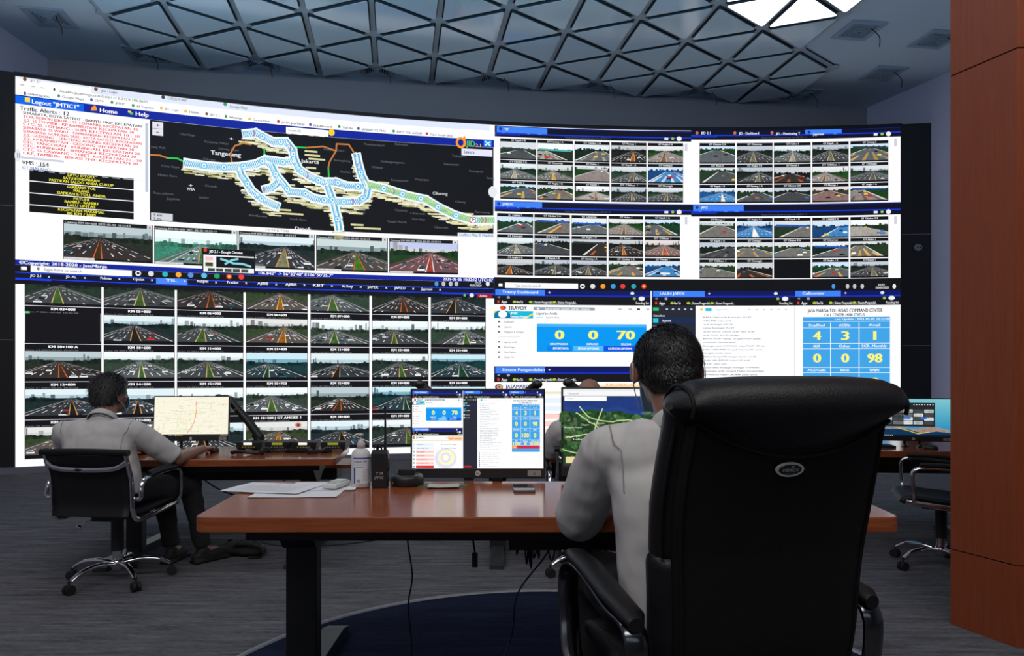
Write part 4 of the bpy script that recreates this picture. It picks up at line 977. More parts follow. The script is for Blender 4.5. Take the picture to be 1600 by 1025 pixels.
# ------------------------------------------------------------------ desks
def make_desk(label, FL, FR, BR, BL, z, zf, legs, shelf=None, group=None, t=.045, beam=True):
    """corner points front left, front right, back right, back left; top z, floor z"""
    c = (Vector(FL) + Vector(FR) + Vector(BL) + Vector(BR)) / 4
    T = thing('desk', label, 'desk', (c.x, c.y, zf), 0, group or 'cherry wood desks')
    L = lambda p: (p[0] - c.x, p[1] - c.y)
    zt = z - zf
    MB().prism(round_poly([L(FL), L(FR), L(BR), L(BL)], .035), zt - t, zt).build('desktop', M_WOOD, T, bevel=.003)
    if beam:
        a = Vector(L(FL)); b = Vector(L(FR)); a2 = Vector(L(BL)); b2 = Vector(L(BR))
        p = a * .55 + a2 * .45; q = b * .55 + b2 * .45
        for k, f in (('front', .20), ('back', .75)):
            p = a * (1 - f) + a2 * f; q = b * (1 - f) + b2 * f; d = (q - p).normalized(); p = p + d * .12; q = q - d * .12; m = (p + q) / 2
            MB().box((m.x, m.y, zt - t - .025), ((q - p).length, .05, .05), math.atan2(d.y, d.x)).build('support_rail', M_BLKMET, T, bevel=.003)
    for (x, y, y0, y1) in legs:      # column x, y ; foot from y0 to y1 (world)
        lx, ly = x - c.x, y - c.y; top = zt - t
        lg = MB().box((lx, ly, (top + .03) / 2), (.11, .07, top - .03)).build('leg', M_BLKMET, T, bevel=.004)
        MB().box((lx + .0, ly + .045, top * .42), (.075, .03, top * .8)).build('inner_column', M_BLKMET, lg, bevel=.003)
        ya, yb = y0 - c.y, y1 - c.y
        prof = [(ya, 0), (yb, 0), (yb, .03), (yb - .1, .055), (ya + .1, .055), (ya, .03)]
        mb = MB(); mb.rings([[(lx - .045, q[0], q[1]) for q in prof], [(lx + .045, q[0], q[1]) for q in prof]], sm=False); mb.build('foot', mat('satin_black_steel', (.05, .055, .06, 1), .3, metal=.3), lg, bevel=.003)
        pr = [(ly - .16, top - .001), (ly + .34, top - .001), (ly + .34, top - .03), (ly + .1, top - .12), (ly + .05, top - .16), (ly - .05, top - .16), (ly - .16, top - .05)]
        mb = MB(); mb.rings([[(lx - .06, q[0], q[1]) for q in pr], [(lx + .06, q[0], q[1]) for q in pr]], sm=False)
        mb.prism([(lx - .1, ly - .05), (lx + .1, ly - .05), (lx + .1, ly + .05), (lx - .1, ly + .05)], top - .05, top - .001)
        mb.build('bracket', M_BLKMET, lg, bevel=.003)
    if shelf:
        (x0, y0), (x1, y1), dz, dep = shelf
        a = Vector((x0 - c.x, y0 - c.y)); b = Vector((x1 - c.x, y1 - c.y)); d = (b - a).normalized(); n = Vector((-d.y, d.x)) * dep
        MB().prism([tuple(a), tuple(b), tuple(b + n), tuple(a + n)], dz - zf - .03, dz - zf).build('rear_shelf', M_WOOD, T, bevel=.003)
        k = d * .12
        MB().prism([tuple(a + k + n * .1), tuple(b - k + n * .1), tuple(b - k + n * .6), tuple(a + k + n * .6)], dz - zf - .12, dz - zf - .031).build('cable_tray', M_BLKMET, T, bevel=.004)
        for s in (.12, .5, .88):
            p = a + (b - a) * s
            MB().box((p.x + n.x * .2, p.y + n.y * .2 - .0, (zt - t + dz - zf) / 2), (.04, .03, zt - t - dz + zf)).build('hanger', M_BLKMET, T)
    return T
near = make_desk('large cherry wood desk on the blue dais holding two monitors, closest to the camera', (-.925, 2.08), (1.129, 2.08), (1.19, 2.767), (-.98, 2.767), .85, DZ, [(-.755, 2.60, 2.15, 3.13), (.97, 2.60, 2.15, 3.1)])
left = make_desk('cherry wood desk with radios at the left, man in white shirt sitting at it', (-2.93, 4.50), (-1.139, 4.62), (-1.225, 5.42), (-3.18, 5.32), .715, 0, [(-2.62, 5.0, 4.55, 5.55), (-1.43, 5.08, 4.62, 5.6)], shelf=((-3.1, 5.44), (-1.235, 5.52), .56, .42))
mid = make_desk('cherry wood desk mostly hidden behind the two near monitors', (-.32, 4.76), (1.35, 4.76), (1.42, 5.55), (-.38, 5.55), .715, 0, [(-.10, 5.05, 4.62, 5.5), (1.1, 5.05, 4.62, 5.5)], shelf=((-.36, 5.57), (1.40, 5.57), .56, .42))
right = make_desk('cherry wood desk at the right behind the big leather chair', (1.75, 5.12), (3.75, 4.98), (3.95, 5.78), (1.75, 5.95), .715, 0, [(2.0, 5.4, 4.98, 5.9), (3.45, 5.3, 4.88, 5.8)], shelf=((1.78, 5.97), (3.9, 5.82), .56, .42))

# ------------------------------------------------------------------ monitors
def make_monitor(label, loc, rz, picture, group=None, W=.525, H=.335, lift=.02, sticker=None, arms=(-.09, .09), tilt=0, horns=True):
    T = thing('monitor', label, 'monitor', loc, rz, group)
    Mx = Matrix.Rotation(-tilt, 3, 'X'); O = Vector((0, 0, lift + .0))
    tr = lambda x, y, z: Mx @ Vector((x, y, z)) + O
    def bx(mb, c, d): mb.box(tr(*c), d, M=Mx); return mb
    ch = .036; fr = .007
    hs = bx(MB(), (0, .014, H / 2), (W, .022, H)).build('housing', M_BLACK, T, bevel=.003)
    bx(MB(), (0, .04, H * .52), (W * .55, .035, H * .5)).build('rear_cover', M_BLACK, hs, bevel=.01)
    bx(MB(), (0, .0015, ch / 2), (W - .002, .004, ch)).build('chin', mat('dark_grey_plastic', (.02, .02, .022, 1), .4), hs, bevel=.001)
    sw = W - 2 * fr; sh = H - ch - fr; x0 = -W / 2 + fr; z0 = ch
    cv = Canvas(lambda u, v, h: tr(x0 + sw * u, .0024 - h, z0 + sh * (1 - v)), .00022)
    picture(cv); cv.build('screen', T)
    R = MB(); n = 20
    R.rings([[tr(.0105 * math.cos(2 * PI * i / n), y, ch / 2 + .0105 * math.sin(2 * PI * i / n)) for i in range(n)] for y in (-.0005, -.0016)]); lg = R.build('round_logo', M_TEXTW, T)
    text_obj('logo_letters', 'hp', tr(-.0062, -.002, ch / 2 - .004), Mx @ Vector((1, 0, 0)), Mx @ Vector((0, 0, 1)), .012, M_TEXTD, lg)
    if sticker:
        st = bx(MB(), (W / 2 - .042, -.0012, ch / 2), (.052, .0012, ch * .62)).build('sticker', mat('worn_sticker', (.30, .27, .24, 1), .7), T)
        text_obj('number', sticker, tr(W / 2 - .045, -.0024, ch / 2 - .006), Mx @ Vector((1, 0, 0)), Mx @ Vector((0, 0, 1)), .007, M_TEXTD, st, .012)
    for a in arms:
        am = MB().box((a, .045, (lift + H * .4) / 2), (.018, .012, lift + H * .4)).build('stand_post', M_BLACK, T, bevel=.002)
        MB().box((a, .03, .005), (.038, .05, .01)).build('desk_clamp', M_BLACK, am, bevel=.002)
        MB().cyl((a, .012, .012), (a, .045, .012), .008).build('clamp_screw', M_BLACK, am)
    MB().cyl(tr(arms[0] - .01, .062, H * .4), tr(arms[-1] + .01, .062, H * .4), .012).build('cross_tube', M_BLACK, T)
    if horns:
        for s in horns:
            mb = MB(); a = (s * .115, .06, lift + H * .72); b = (s * (W / 2 - .03), .05, lift + H + .016)
            mb.tube([a, ((a[0] + b[0]) / 2, .06, (a[2] + b[2]) / 2 + .01), b], lambda t: .010 + .006 * t, 10, flat=(1.3, .8)); mb.ell(b, (.022, .016, .017))
            mb.build('holder_arm', M_BLACK, T)
    return T
def pic_call(cv): call_centre(Sub(cv, lambda u: u, lambda v: v, 1, 1), 1, 1)
def pic_map_sat(cv):
    R = lambda *a: cv.rect(*a)
    R(0, 1, 0, 1, (28, 66, 34), .8, 0)
    cv.poly([(0, .16), (1, .12), (1, .42), (.8, .40), (.7, .30), (.62, .34), (.5, .32), (.42, .27), (.35, .30), (.22, .26), (.1, .30), (0, .27)], (30, 60, 130), .1, 1)
    r = random.Random(3)
    for i in range(420):
        x = r.random(); y = r.uniform(.3, .97); w_ = r.uniform(.012, .05); h_ = w_ * r.uniform(.8, 1.8); k = r.random()
        col = (58, 96, 52) if k < .45 else ((26, 56, 28) if k < .8 else (92, 112, 78))
        cv.poly([(x + w_ * r.uniform(.5, 1) * math.cos(a_), y + h_ * r.uniform(.5, 1) * math.sin(a_)) for a_ in [2 * PI * q / 8 for q in range(8)] if 0 < x < 1 and y + h_ < .97], shade(col, r.uniform(.7, 1.2)), .5, 2)
    cv.poly([(0, .10), (1, .10), (1, .36), (.82, .38), (.7, .27), (.6, .30), (.5, .27), (.42, .22), (.3, .26), (.2, .21), (.1, .25), (0, .21)], (26, 54, 120), .2, 3)
    for pts in ([(.1, .3), (.18, .4), (.25, .47), (.3, .55), (.45, .6), (.7, .58), (1, .66)], [(.25, .47), (.23, .62), (.24, .8), (.2, .98)], [(.3, .55), (.12, .60), (.02, .62)], [(.12, .22), (.2, .36), (.34, .42), (.5, .4), (.75, .48)], [(.24, .8), (.1, .82), (.0, .78)], [(.45, .6), (.5, .75), (.62, .95)], [(.3, .25), (.25, .47)]):
        q = smooth_path([Vector((a, b, 0)) for a, b in pts], 4); cv.stroke([(p.x + r.uniform(-.004, .004), p.y + r.uniform(-.006, .006)) for p in q], .008, (196, 214, 150), 1.6, 0, 4)
    for i in range(22):
        x = r.random() * .9; y = r.uniform(.34, .93); cv.text(r.choice(['Serang', 'Pandeglang', 'Lebak', 'Rangkas', 'Cilegon', 'Anyer', 'Bogor']), x, x + r.uniform(.05, .09), y, y - .02, (190, 205, 180), 5)
    R(0, 1, 0, .028, (226, 228, 232), 0, 6); R(0, 1, .028, .09, (240, 240, 242), 0, 6); R(.01, .33, .095, .15, W_, 0, 7)
    cv.text('maps', .03, .08, .13, .11, (150, 150, 150), 8); cv.text('Search', .04, .12, .07, .05, (150, 150, 150), 8)
    R(.02, .1, .87, .95, (230, 210, 150), 0, 7); R(0, 1, .965, 1, (232, 234, 236), 0, 7); R(0, .07, .965, 1, (40, 40, 40), 0, 8)
def pic_street(cv):
    cv.rect(0, 1, 0, 1, (243, 238, 218), 0, 0); r = random.Random(9)
    for i in range(90):
        x = r.random(); y = r.uniform(.02, .93); n = r.randint(2, 5); pts = [(x, y)]
        dirx = r.random() < .5
        for _ in range(n):
            x += r.uniform(.02, .1) if dirx else r.uniform(-.015, .015); y += r.uniform(-.02, .02) if dirx else r.uniform(.03, .12); pts.append((min(.99, x), min(.93, y)))
        cv.stroke(pts, r.uniform(.0025, .005), r.choice([(250, 246, 200), (232, 226, 150), (222, 214, 170), (180, 214, 170), (236, 200, 130)]), 1.7, 0, 1 + i % 3)
    for i in range(120):
        x = r.random(); y = r.uniform(.03, .92); cv.rect(x, x + .008, y, y + .008, r.choice([(120, 170, 120), (190, 150, 120), (150, 150, 170), (210, 120, 90)]), 0, 4)
    for i in range(60):
        x = r.random() * .93; y = r.uniform(.03, .92); cv.rect(x, x + r.uniform(.02, .05), y, y + .006, (170, 168, 160), 0, 4)
    cv.stroke([(.56, .12), (.57, .3), (.555, .5), (.54, .66), (.50, .80), (.46, .90)], .008, (240, 120, 40), 1.7, 0, 6); cv.disc(.455, .90, .012, .02, (240, 180, 170), 6)
    cv.rect(0, 1, .955, 1, (34, 36, 40), 0, 6)
    for i in range(9): cv.rect(.2 + i * .022, .21 + i * .022, .965, .99, r.choice([(230, 230, 230), (240, 170, 50), (60, 150, 220)]), 0, 7)
    for i in range(5): cv.rect(.9 + i * .018, .91 + i * .018, .965, .99, (210, 210, 210), 0, 7)
def pic_desktop(cv):
    for i in range(16):
        k = i / 15.; cv.rect(0, 1, i / 16., (i + 1) / 16., (120 - 90 * k, 190 - 60 * k, 200 - 20 * k), 0, 0)
    cv.poly([(0, .78), (.3, .74), (.5, .80), (.75, .72), (1, .84), (1, 1), (0, 1)], (150, 130, 120), .5, 1)
    cv.poly([(0, .82), (.4, .80), (.62, .92), (.8, .86), (1, .9), (1, 1), (0, 1)], (8, 50, 86), .2, 2)
    cv.stroke([(.3, .78), (.45, .86), (.56, .93), (.7, .88)], .012, (200, 190, 90), 1.6, 0, 3)
    cv.rect(.08, .78, .10, .74, (34, 36, 40), 0, 4); r = random.Random(2)
    for a in range(5):
        for b in range(4):
            x = .1 + a * .135; y = .28 + b * .105; cv.rect(x, x + .12, y, y + .085, r.choice([(190, 200, 205), (110, 120, 120), (70, 74, 74), (226, 228, 232)]), .6, 5)
            for q in range(3): cv.rect(x + .01, x + .11, y + .02 + q * .02, y + .026 + q * .02, (40, 44, 46), 0, 6)
    cv.rect(.60, .67, .48, .54, (40, 110, 210), 0, 7); cv.rect(.37, .46, .48, .54, (60, 120, 200), 0, 7)
    for q in range(8): cv.rect(.5 + q * .035, .515 + q * .035, .145, .16, (230, 230, 230), 0, 5)
    cv.rect(0, 1, .955, 1, (8, 24, 40), 0, 5)
    for i in range(9): cv.rect(.02 + i * .025, .032 + i * .025, .966, .988, (220, 225, 230), 0, 6)
MW = .525
mA = make_monitor('black monitor showing the blue 0 0 70 dashboard and call centre table', (-.1325, 2.775, .85), 0, pic_call, 'monitors on the near desk', lift=.012, sticker='6', arms=(-.035, .075), horns=(-1, 1), H=.345, W=.522)
mB = make_monitor('black monitor with green satellite map, partly covered by the near man', (.4525, 2.775, .85), R_(-1), pic_map_sat, 'monitors on the near desk', lift=.018, arms=(-.06, .06), horns=(-1,), H=.345, W=.522)
mC = make_monitor('monitor with pale street map in front of the man at the left', (-2.30, 5.13, .715), R_(4), pic_street, lift=.065, arms=(-.08, .10), horns=(), H=.322, W=.53, sticker='7', tilt=R_(4))
mD = make_monitor('monitor with blue wallpaper on the right desk beside the pillar', (2.98, 5.32, .715), R_(-14), pic_desktop, lift=.045, arms=(-.05, .05), horns=(), H=.32, W=.53, sticker='8')

# long boom arm rising behind the left monitor
t = thing('boom_arm', 'thick black spring arm slanting down beside the street map monitor', 'monitor arm', (-1.86, 5.32, .715))
MB().tube([(-.02, 0, .05), (-.045, 0, .10)], .03, 12, 1).build('pivot', M_BLACK, t)
MB().box((0, 0, .012), (.10, .09, .024)).build('base_clamp', M_BLACK, t, bevel=.004)
MB().cyl((0, 0, .02), (0, 0, .09), .022).build('post', M_BLACK, t)
MB().tube([(-.01, 0, .075), (-.10, -.01, .20), (-.22, -.02, .345)], lambda k: .034 - .006 * k, 12, 4, flat=(1, .8)).build('spring_arm', M_BLACK, t)
MB().cyl((-.17, -.055, .285), (-.17, -.02, .285), .012).build('brass_bolt', mat('brass', (.5, .36, .08, 1), .35, metal=.9), t)
mb = MB().tube([(-.20, -.02, .34), (-.25, -.02, .375), (-.33, -.01, .36)], .016, 10, 4); mb.ell((-.31, -.015, .375), (.03, .02, .02)); mb.build('arm_head', M_BLACK, t)

# ------------------------------------------------------------------ radios on the left desk
def coil(mb, p, q, r=.012, turns=16, w_=.0032, sag=.0):
    p = Vector(p); q = Vector(q); n = turns * 7; pts = []; d = (q - p).normalized(); a = d.orthogonal().normalized(); b = d.cross(a)
    for i in range(n + 1):
        t_ = i / n; c_ = p.lerp(q, t_); an = 2 * PI * turns * t_
        pts.append(c_ + a * r * math.cos(an) + b * r * math.sin(an))
    return mb.tube(pts, w_, 5, 1)
def make_radio(label, x, y, kind, rz=0):
    T = thing('two_way_radio', label, 'radio', (x, y, .715), rz, 'mobile radios in a row')
    MB().box((0, .07, .034), (.17, .14, .048)).build('case', M_BLKMET, T, bevel=.004)
    fp_ = MB().box((0, -.008, .034), (.178, .02, .052)).build('front_panel', M_BLACK, T, bevel=.005)
    MB().box((.0 if kind else -.005, -.0195, .046), (.075 if kind else .06, .003, .016)).build('display', M_LCD if kind else M_LCDW, fp_)
    for k in range(5): MB().box((-.04 + k * .02, -.0195, .022), (.011, .004, .008)).build('button', M_YEL if not kind else mat('grey_keys', (.2, .2, .19, 1), .5), fp_)
    MB().cyl((.068, -.016, .038), (.068, -.03, .038), .011).build('volume_knob', M_BLACK, fp_)
    for s in (-1, 1): MB().box((s * .07, .04, .005), (.02, .1, .01)).build('bracket', M_BLACK, T)
    return T
def on(px, py, z=.715): return at(px, py, z)
for i, (px, kind, lb) in enumerate(((388, 0, 'two way radio with white lit display, leftmost in the row by the boom arm'), (433, 1, 'two way radio with green display, second from the left in the row'), (474, 0, 'two way radio with small lit display, third from the left in the row'), (520, 1, 'two way radio with green display, at the right end of the row'))):
    p = on(px, 703.5); make_radio(lb, p.x, p.y + .02, kind)
for i, (px, py, px2, lb) in enumerate(((415, 700, 470, 'hand microphone lying in front of the second radio'), (478, 700, 440, 'hand microphone lying in front of the third radio'), (511, 700, 470, 'hand microphone lying in front of the rightmost radio'))):
    p = on(px, 707.5); T = thing('hand_microphone', lb, 'microphone', (p.x, p.y, .715), R_([20, -15, 30][i]), 'hand microphones on the left desk')
    mb = MB(); mb.rings([[(a * w2, b * .022 + .0, z_) for a, b in ((-1, -1), (1, -1), (1, 1), (-1, 1))] for z_, w2 in ((.001, .028), (.012, .032), (.03, .028), (.036, .018))], sm=False); mb.build('body', M_BLACK, T, bevel=.005)
    mb = MB(); coil(mb, (0, -.02, .014), ((px2 - px) / 230.0 * .8, -.05 + .01 * i, .014), turns=14); mb.build('coiled_cord', M_RUBBER, T)
    MB().box((.029, 0, .018), (.006, .03, .012)).build('talk_button', mat('grey_keys', (.2, .2, .19, 1), .5), T)
# headset / desk microphone lying near the hand
p = on(385, 711); T = thing('gooseneck_microphone', 'black gooseneck microphone lying on the left desk near the man\'s hand', 'microphone', (p.x, p.y, .715))
MB().tube([(-.10, 0, .016), (-.04, -.01, .024), (.03, 0, .014), (.09, .0, .012)], lambda t_: .012 - .006 * t_, 8, 4, flat=(1, 1.4)).build('body', M_BLACK, T)
MB().tube([(-.03, .0, .02), (.03, .06, .012), (.09, .05, .012)], .006, 8, 4).build('neck', M_RUBBER, T); MB().ell((.105, .0, .022), (.02, .018, .021)).build('foam_head', M_RUBBER, T)
# computer mouse under the man's hand and keyboard
def make_mouse(label, p, z, rz=0):
    T = thing('computer_mouse', label, 'mouse', (p[0], p[1], z), rz)
    mb = MB(); mb.rings([[(.028 * s_ * math.cos(2 * PI * i / 16), .05 * s_ * math.sin(2 * PI * i / 16), zz) for i in range(16)] for s_, zz in ((.92, 0), (1, .008), (.95, .018), (.7, .029), (.3, .034))]); mb.build('body', M_BLACK, T)
    MB().cyl((-.004, .028, .031), (.004, .028, .031), .008).build('scroll_wheel', M_RUBBER, T); return T
make_mouse('black mouse under the hand of the man at the left', (-2.075, 5.00), .715)
def make_keyboard(label, loc, rz, W=.42, keyc=None):
    T = thing('keyboard', label, 'keyboard', loc, rz)
    MB().box((0, 0, .008), (W, .13, .016)).build('base', M_BLACK, T, bevel=.003)
    mb = MB()
    for r_ in range(5):
        for c_ in range(18): mb.box((-W / 2 + .018 + c_ * (W - .03) / 17.6, -.048 + r_ * .024, .018), ((W - .03) / 17.6 * .8, .018, .006))
    mb.build('keys', keyc or mat('charcoal_keys', (.03, .03, .035, 1), .5), T)
    return T
make_keyboard('keyboard with pale keys on the left desk below the street map monitor', (-2.36, 4.93, .715), R_(4), keyc=mat('beige_keys', (.32, .30, .25, 1), .5))
make_keyboard('black keyboard on the right desk below the blue wallpaper monitor', (2.62, 5.35, .715), R_(-8))
make_mouse('black mouse on the right desk beside the blue wallpaper monitor', (3.02, 5.17), .715, R_(50))

# small pump bottle standing behind the man at the left
def make_pump(label, loc, s, lbl=True, rz=0):
    T = thing('sanitizer_bottle', label, 'bottle', loc, rz)
    prof = [(.0, .0), (.034, .001), (.037, .006), (.037, .118), (.034, .134), (.025, .146), (.015, .150), (.013, .152)]
    mb = MB(); mb.lathe([(r * s, z * s) for r, z in prof], n=32); b = mb.build('bottle', mat('translucent_white', (.62, .60, .60, 1), .35, spec=.4), T)
    mb = MB(); mb.lathe([(r * s, z * s) for r, z in [(.0, .150), (.0155, .150), (.0155, .168), (.012, .174), (.010, .180), (.004, .183), (.004, .196), (.009, .198), (.009, .206), (.0, .208)]], n=24)
    hd = mb.build('pump_head', mat('pump_white', (.50, .46, .44, 1), .4), T)
    MB().tube([(0, 0, .202 * s), (-.012 * s, -.006 * s, .204 * s), (-.026 * s, -.014 * s, .197 * s)], .0042 * s, 8, 3).build('nozzle', mat('pump_white', (.5, .46, .44, 1), .4), hd)
    if lbl:
        R = .0373 * s
        def curved(z0, z1, a0, a1, m, name, par, r=R):
            rings = []; n = 14
            for i in range(n + 1):
                a = a0 + (a1 - a0) * i / n; x, y = math.sin(a), -math.cos(a)
                rings.append([(x * r, y * r, z0), (x * (r + .0003), y * (r + .0003), z0), (x * (r + .0003), y * (r + .0003), z1), (x * r, y * r, z1)])
            return MB().rings(rings, sm=False).build(name, m, par)
        lb = curved(.018 * s, .118 * s, R_(-35), R_(95), M_LWHITE, 'label', T)
        curved(.112 * s, .117 * s, R_(-35), R_(95), M_LBLUE, 'blue_band', lb, R + .0004); curved(.018 * s, .078 * s, R_(-33), R_(-22), M_LBLUE, 'blue_block', lb, R + .0004)
        curved(.0805 * s, .0815 * s, R_(-35), R_(30), M_TEXTD, 'rule', lb, R + .0004)
        def ctext(s_, a0, z, w_, h_, m):
            vs, fs, _ = text_mesh(s_, 2); r = R + .0009
            pts = [(math.sin(a0 + x * w_ / r) * r, -math.cos(a0 + x * w_ / r) * r, z + y * h_) for x, y in vs]; MB().add(pts, fs).build('lettering', m, lb)
        ctext('Aseptic Gel', R_(-32), .099 * s, .050, .0075, M_TEXTD); ctext('hand sanitizer antiseptic', R_(-32), .089 * s, .040, .003, M_LBLUE)
        for k in range(9): ctext('cara pemakaian oleskan rata', R_(22), (.070 - k * .005) * s, .03, .002, M_TEXTD)
        for k in range(7): curved(.022 * s, .034 * s, R_(-12 + k * 3), R_(-11 + k * 3), M_TEXTD, 'bar', lb, R + .0005)
    return T
p = on(227, 703); make_pump('small white pump bottle half hidden behind the shoulder of the man at the left', (p.x, 5.25, .715), .95, lbl=False)
p = at(564, 761, .85); make_pump('white pump bottle with blue label on the near desk beside the walkie talkie', (p.x, p.y, .85), .95)

# walkie talkie
p = at(594, 762, .85)
T = thing('walkie_talkie', 'black walkie talkie standing upright with long antenna, lettered JMTIC', 'walkie talkie', (p.x, p.y, .85))
mb = MB(); sec = lambda w_, d, z: [(x, y, z) for x, y in round_poly([(-w_, -d), (w_, -d), (w_, d), (-w_, d)], .007, 3)]
bd = MB().rings([sec(.027, .017, 0), sec(.029, .019, .004), sec(.029, .019, .055), sec(.031, .019, .075), sec(.032, .019, .10), sec(.031, .018, .125), sec(.027, .015, .138)], sm=False).build('body', M_BLACK, T, bevel=.001)
MB().tube([(.018, 0, .135), (.019, 0, .20), (.018, 0, .285)], lambda t_: .0055 - .0025 * t_, 10, 3).build('antenna', M_RUBBER, T); MB().cyl((.018, 0, .28), (.018, 0, .297), .0045).build('antenna_tip', M_RUBBER, T)
for x in (-.016, .0): 
    k_ = MB().cyl((x, 0, .136), (x, 0, .153), .008).build('knob', M_RUBBER, T); MB().ell((x, -.0085, .142), (.003, .0015, .003)).build('indicator_lamp', mat('lamp_white', (1, 1, 1, 1), .4, emit=(1, 1, 1, 1), estr=1), k_)
MB().box((0, .022, .075), (.02, .006, .07)).build('belt_clip', M_BLKMET, T, bevel=.002)
MB().box((.0325, 0, .085), (.004, .02, .045)).build('talk_button', M_RUBBER, T, bevel=.001)
for k in range(5): MB().box((-.0, -.0192, .100 + k * .0045), (.03, .001, .002)).build('speaker_slot', M_DARK, bd)
text_obj('lettering', 'T 10', (-.012, -.0196, .050), (1, 0, 0), (.15, 0, 1), .024, M_TEXTW, bd, .009); text_obj('lettering', 'JMTIC', (-.018, -.0196, .035), (1, 0, 0), (.15, 0, 1), .033, M_TEXTW, bd, .009)

# round black charging cradle
p = at(634, 760, .85); T = thing('charging_cradle', 'round black charger puck with raised slot, left of the near monitor', 'charger', (p.x, p.y + .03, .85))
MB().lathe([(0, 0), (.058, 0), (.062, .006), (.062, .030), (.056, .040), (.050, .041), (.046, .036), (0, .036)], n=40).build('body', M_BLACK, T)
MB().box((0, -.0, .050), (.062, .03, .022)).build('slot', M_RUBBER, T, bevel=.004); MB().box((0, -.0, .0612), (.048, .016, .0015)).build('slot_inside', mat('dark_grey_plastic', (.03, .03, .03, 1), .5), T)
for k in range(9): MB().box((-.024 + k * .006, -.041, .0395), (.002, .006, .0012)).build('contact', mat('gold', (.5, .4, .15, 1), .3, metal=1), T)
MB().box((-.045, -.0415, .014), (.010, .002, .008), R_(45)).build('plug_cover', mat('dull_silver', (.3, .3, .3, 1), .4), T)

# papers, white device, note, phone
def sheet(label, name, c, rz, w_=.21, h_=.297, z=.85, lift=.001, lines=True, m=M_PAPER):
    T = thing(name, label, 'paper', (c[0], c[1], z), rz, 'paper sheets on the near desk' if name == 'paper_sheet' else None)
    mb = MB(); n = 10; r = random.Random(label); ph = r.uniform(0, 6)
    g = lambda x, y: lift + .0012 + .0018 * abs(math.sin(2.4 * x / w_ + ph)) * (abs(y) / h_ * 2)
    vs = [(w_ * (i / n - .5), h_ * (j / n - .5), g(w_ * (i / n - .5), h_ * (j / n - .5))) for j in range(n + 1) for i in range(n + 1)]
    vs2 = [(a, b, c_ - .0006) for a, b, c_ in vs]; N = len(vs)
    fs = [(j * (n + 1) + i, j * (n + 1) + i + 1, (j + 1) * (n + 1) + i + 1, (j + 1) * (n + 1) + i) for j in range(n) for i in range(n)]
    mb.add(vs, fs, True); mb.add(vs2, [tuple(reversed(f)) for f in fs], True)
    mb.build('sheet', m, T)
    if lines:
        mb = MB()
        for k in range(16):
            y = h_ * (.36 - k * .045); x0, x1 = -w_ * .38, w_ * r.uniform(.1, .38); seg = 8
            for q in range(seg):
                xa = x0 + (x1 - x0) * q / seg; xb = xa + (x1 - x0) / seg * .8
                mb.add([(xa, y, g(xa, y) + .0005), (xb, y, g(xb, y) + .0005), (xb, y + .0022, g(xb, y) + .0005), (xa, y + .0022, g(xa, y) + .0005)], [(0, 1, 2, 3)])
        mb.build('printed_lines', M_INK, T)
    return T
p = at(445, 764, .85); sheet('printed white paper sheet lying uppermost on the left of the near desk', 'paper_sheet', (p.x - .04, p.y, 0), R_(78), lift=.003)
p = at(505, 762, .85); sheet('white paper sheet under the small white device on the near desk', 'paper_sheet', (p.x, p.y + .02), R_(96), lift=.0016, lines=False, w_=.2, h_=.24)
p = at(462, 773, .85); sheet('white paper sheet lowest and nearest the desk front edge at the left', 'paper_sheet', (p.x, p.y + .045), R_(92), lift=0, lines=False)
p = at(693, 761, .85); T = sheet('small pale note card in front of the near monitor', 'note_card', (p.x, p.y), R_(2), .115, .085, lift=.0035, lines=False, m=mat('grey_card', (.38, .38, .36, 1), .7))
T = thing('green_folder_strip', 'green strip sticking out from under the pale note card', 'card', (p.x - .01, p.y + .03, .85)); MB().box((0, 0, .0015), (.19, .045, .0025)).build('strip', M_GREEN, T)
p = at(526, 763, .85); T = thing('handheld_device', 'small white handheld device with clear top lying on the papers', 'device', (p.x, p.y, .8555), R_(-14))
MB().box((0, 0, .010), (.058, .115, .018)).build('body', M_WHITEP, T, bevel=.006); MB().box((0, .018, .0205), (.044, .062, .003)).build('clear_window', M_CLEAR, T, bevel=.001); MB().box((0, -.036, .0195), (.03, .012, .002)).build('button', mat('light_grey_plastic', (.4, .4, .38, 1), .5), T)
p = at(818, 765, .85); T = thing('smartphone', 'black smartphone lying flat right of the near monitor', 'phone', (p.x, p.y, .85), R_(3))
MB().prism(round_poly([(-.038, -.065), (.038, -.065), (.038, .065), (-.038, .065)], .008), 0, .009).build('body', mat('silver_rim', (.2, .2, .21, 1), .3, metal=.6), T, bevel=.002); MB().prism(round_poly([(-.036, -.063), (.036, -.063), (.036, .063), (-.036, .063)], .008), .009, .0096).build('glass', mat('phone_glass', (.008, .008, .01, 1), .08), T)

# ------------------------------------------------------------------ cables
def cable(label, name, pts, r, m, cat='cable', ends=None, sub=6):
    o0 = Vector(pts[0]); T = thing(name, label, cat, o0)
    MB().tube([Vector(p) - o0 for p in pts], r, 8, sub).build('cord', m, T)
    if ends:
        q0, q1, rr_ = ends; MB().box((Vector(q0) + Vector(q1)) / 2 - o0, (rr_ * 2, rr_, abs(q0[2] - q1[2]) + .001)).build('plug', M_BLACK, T, bevel=.002)
    return T
zb = .85 - .05
cable('thin black cord hanging from the near desk to the floor', 'power_cord', [(-.35, 2.42, zb), (-.352, 2.42, .70), (-.338, 2.43, .58), (-.352, 2.43, .48), (-.342, 2.44, .36), (-.345, 2.46, .25), (-.33, 2.5, DZ + .012), (-.28, 2.42, DZ + .008)], .0028, M_RUBBER)
cable('short black cable with plug dangling under the middle of the near desk', 'usb_cable', [(-.135, 2.45, zb), (-.135, 2.45, .72), (-.127, 2.45, .655)], .0035, M_RUBBER, ends=((-.127, 2.45, .655), (-.127, 2.45, .605), .010))
r = random.Random(5)
pts = [(.02, 2.6, .79)]
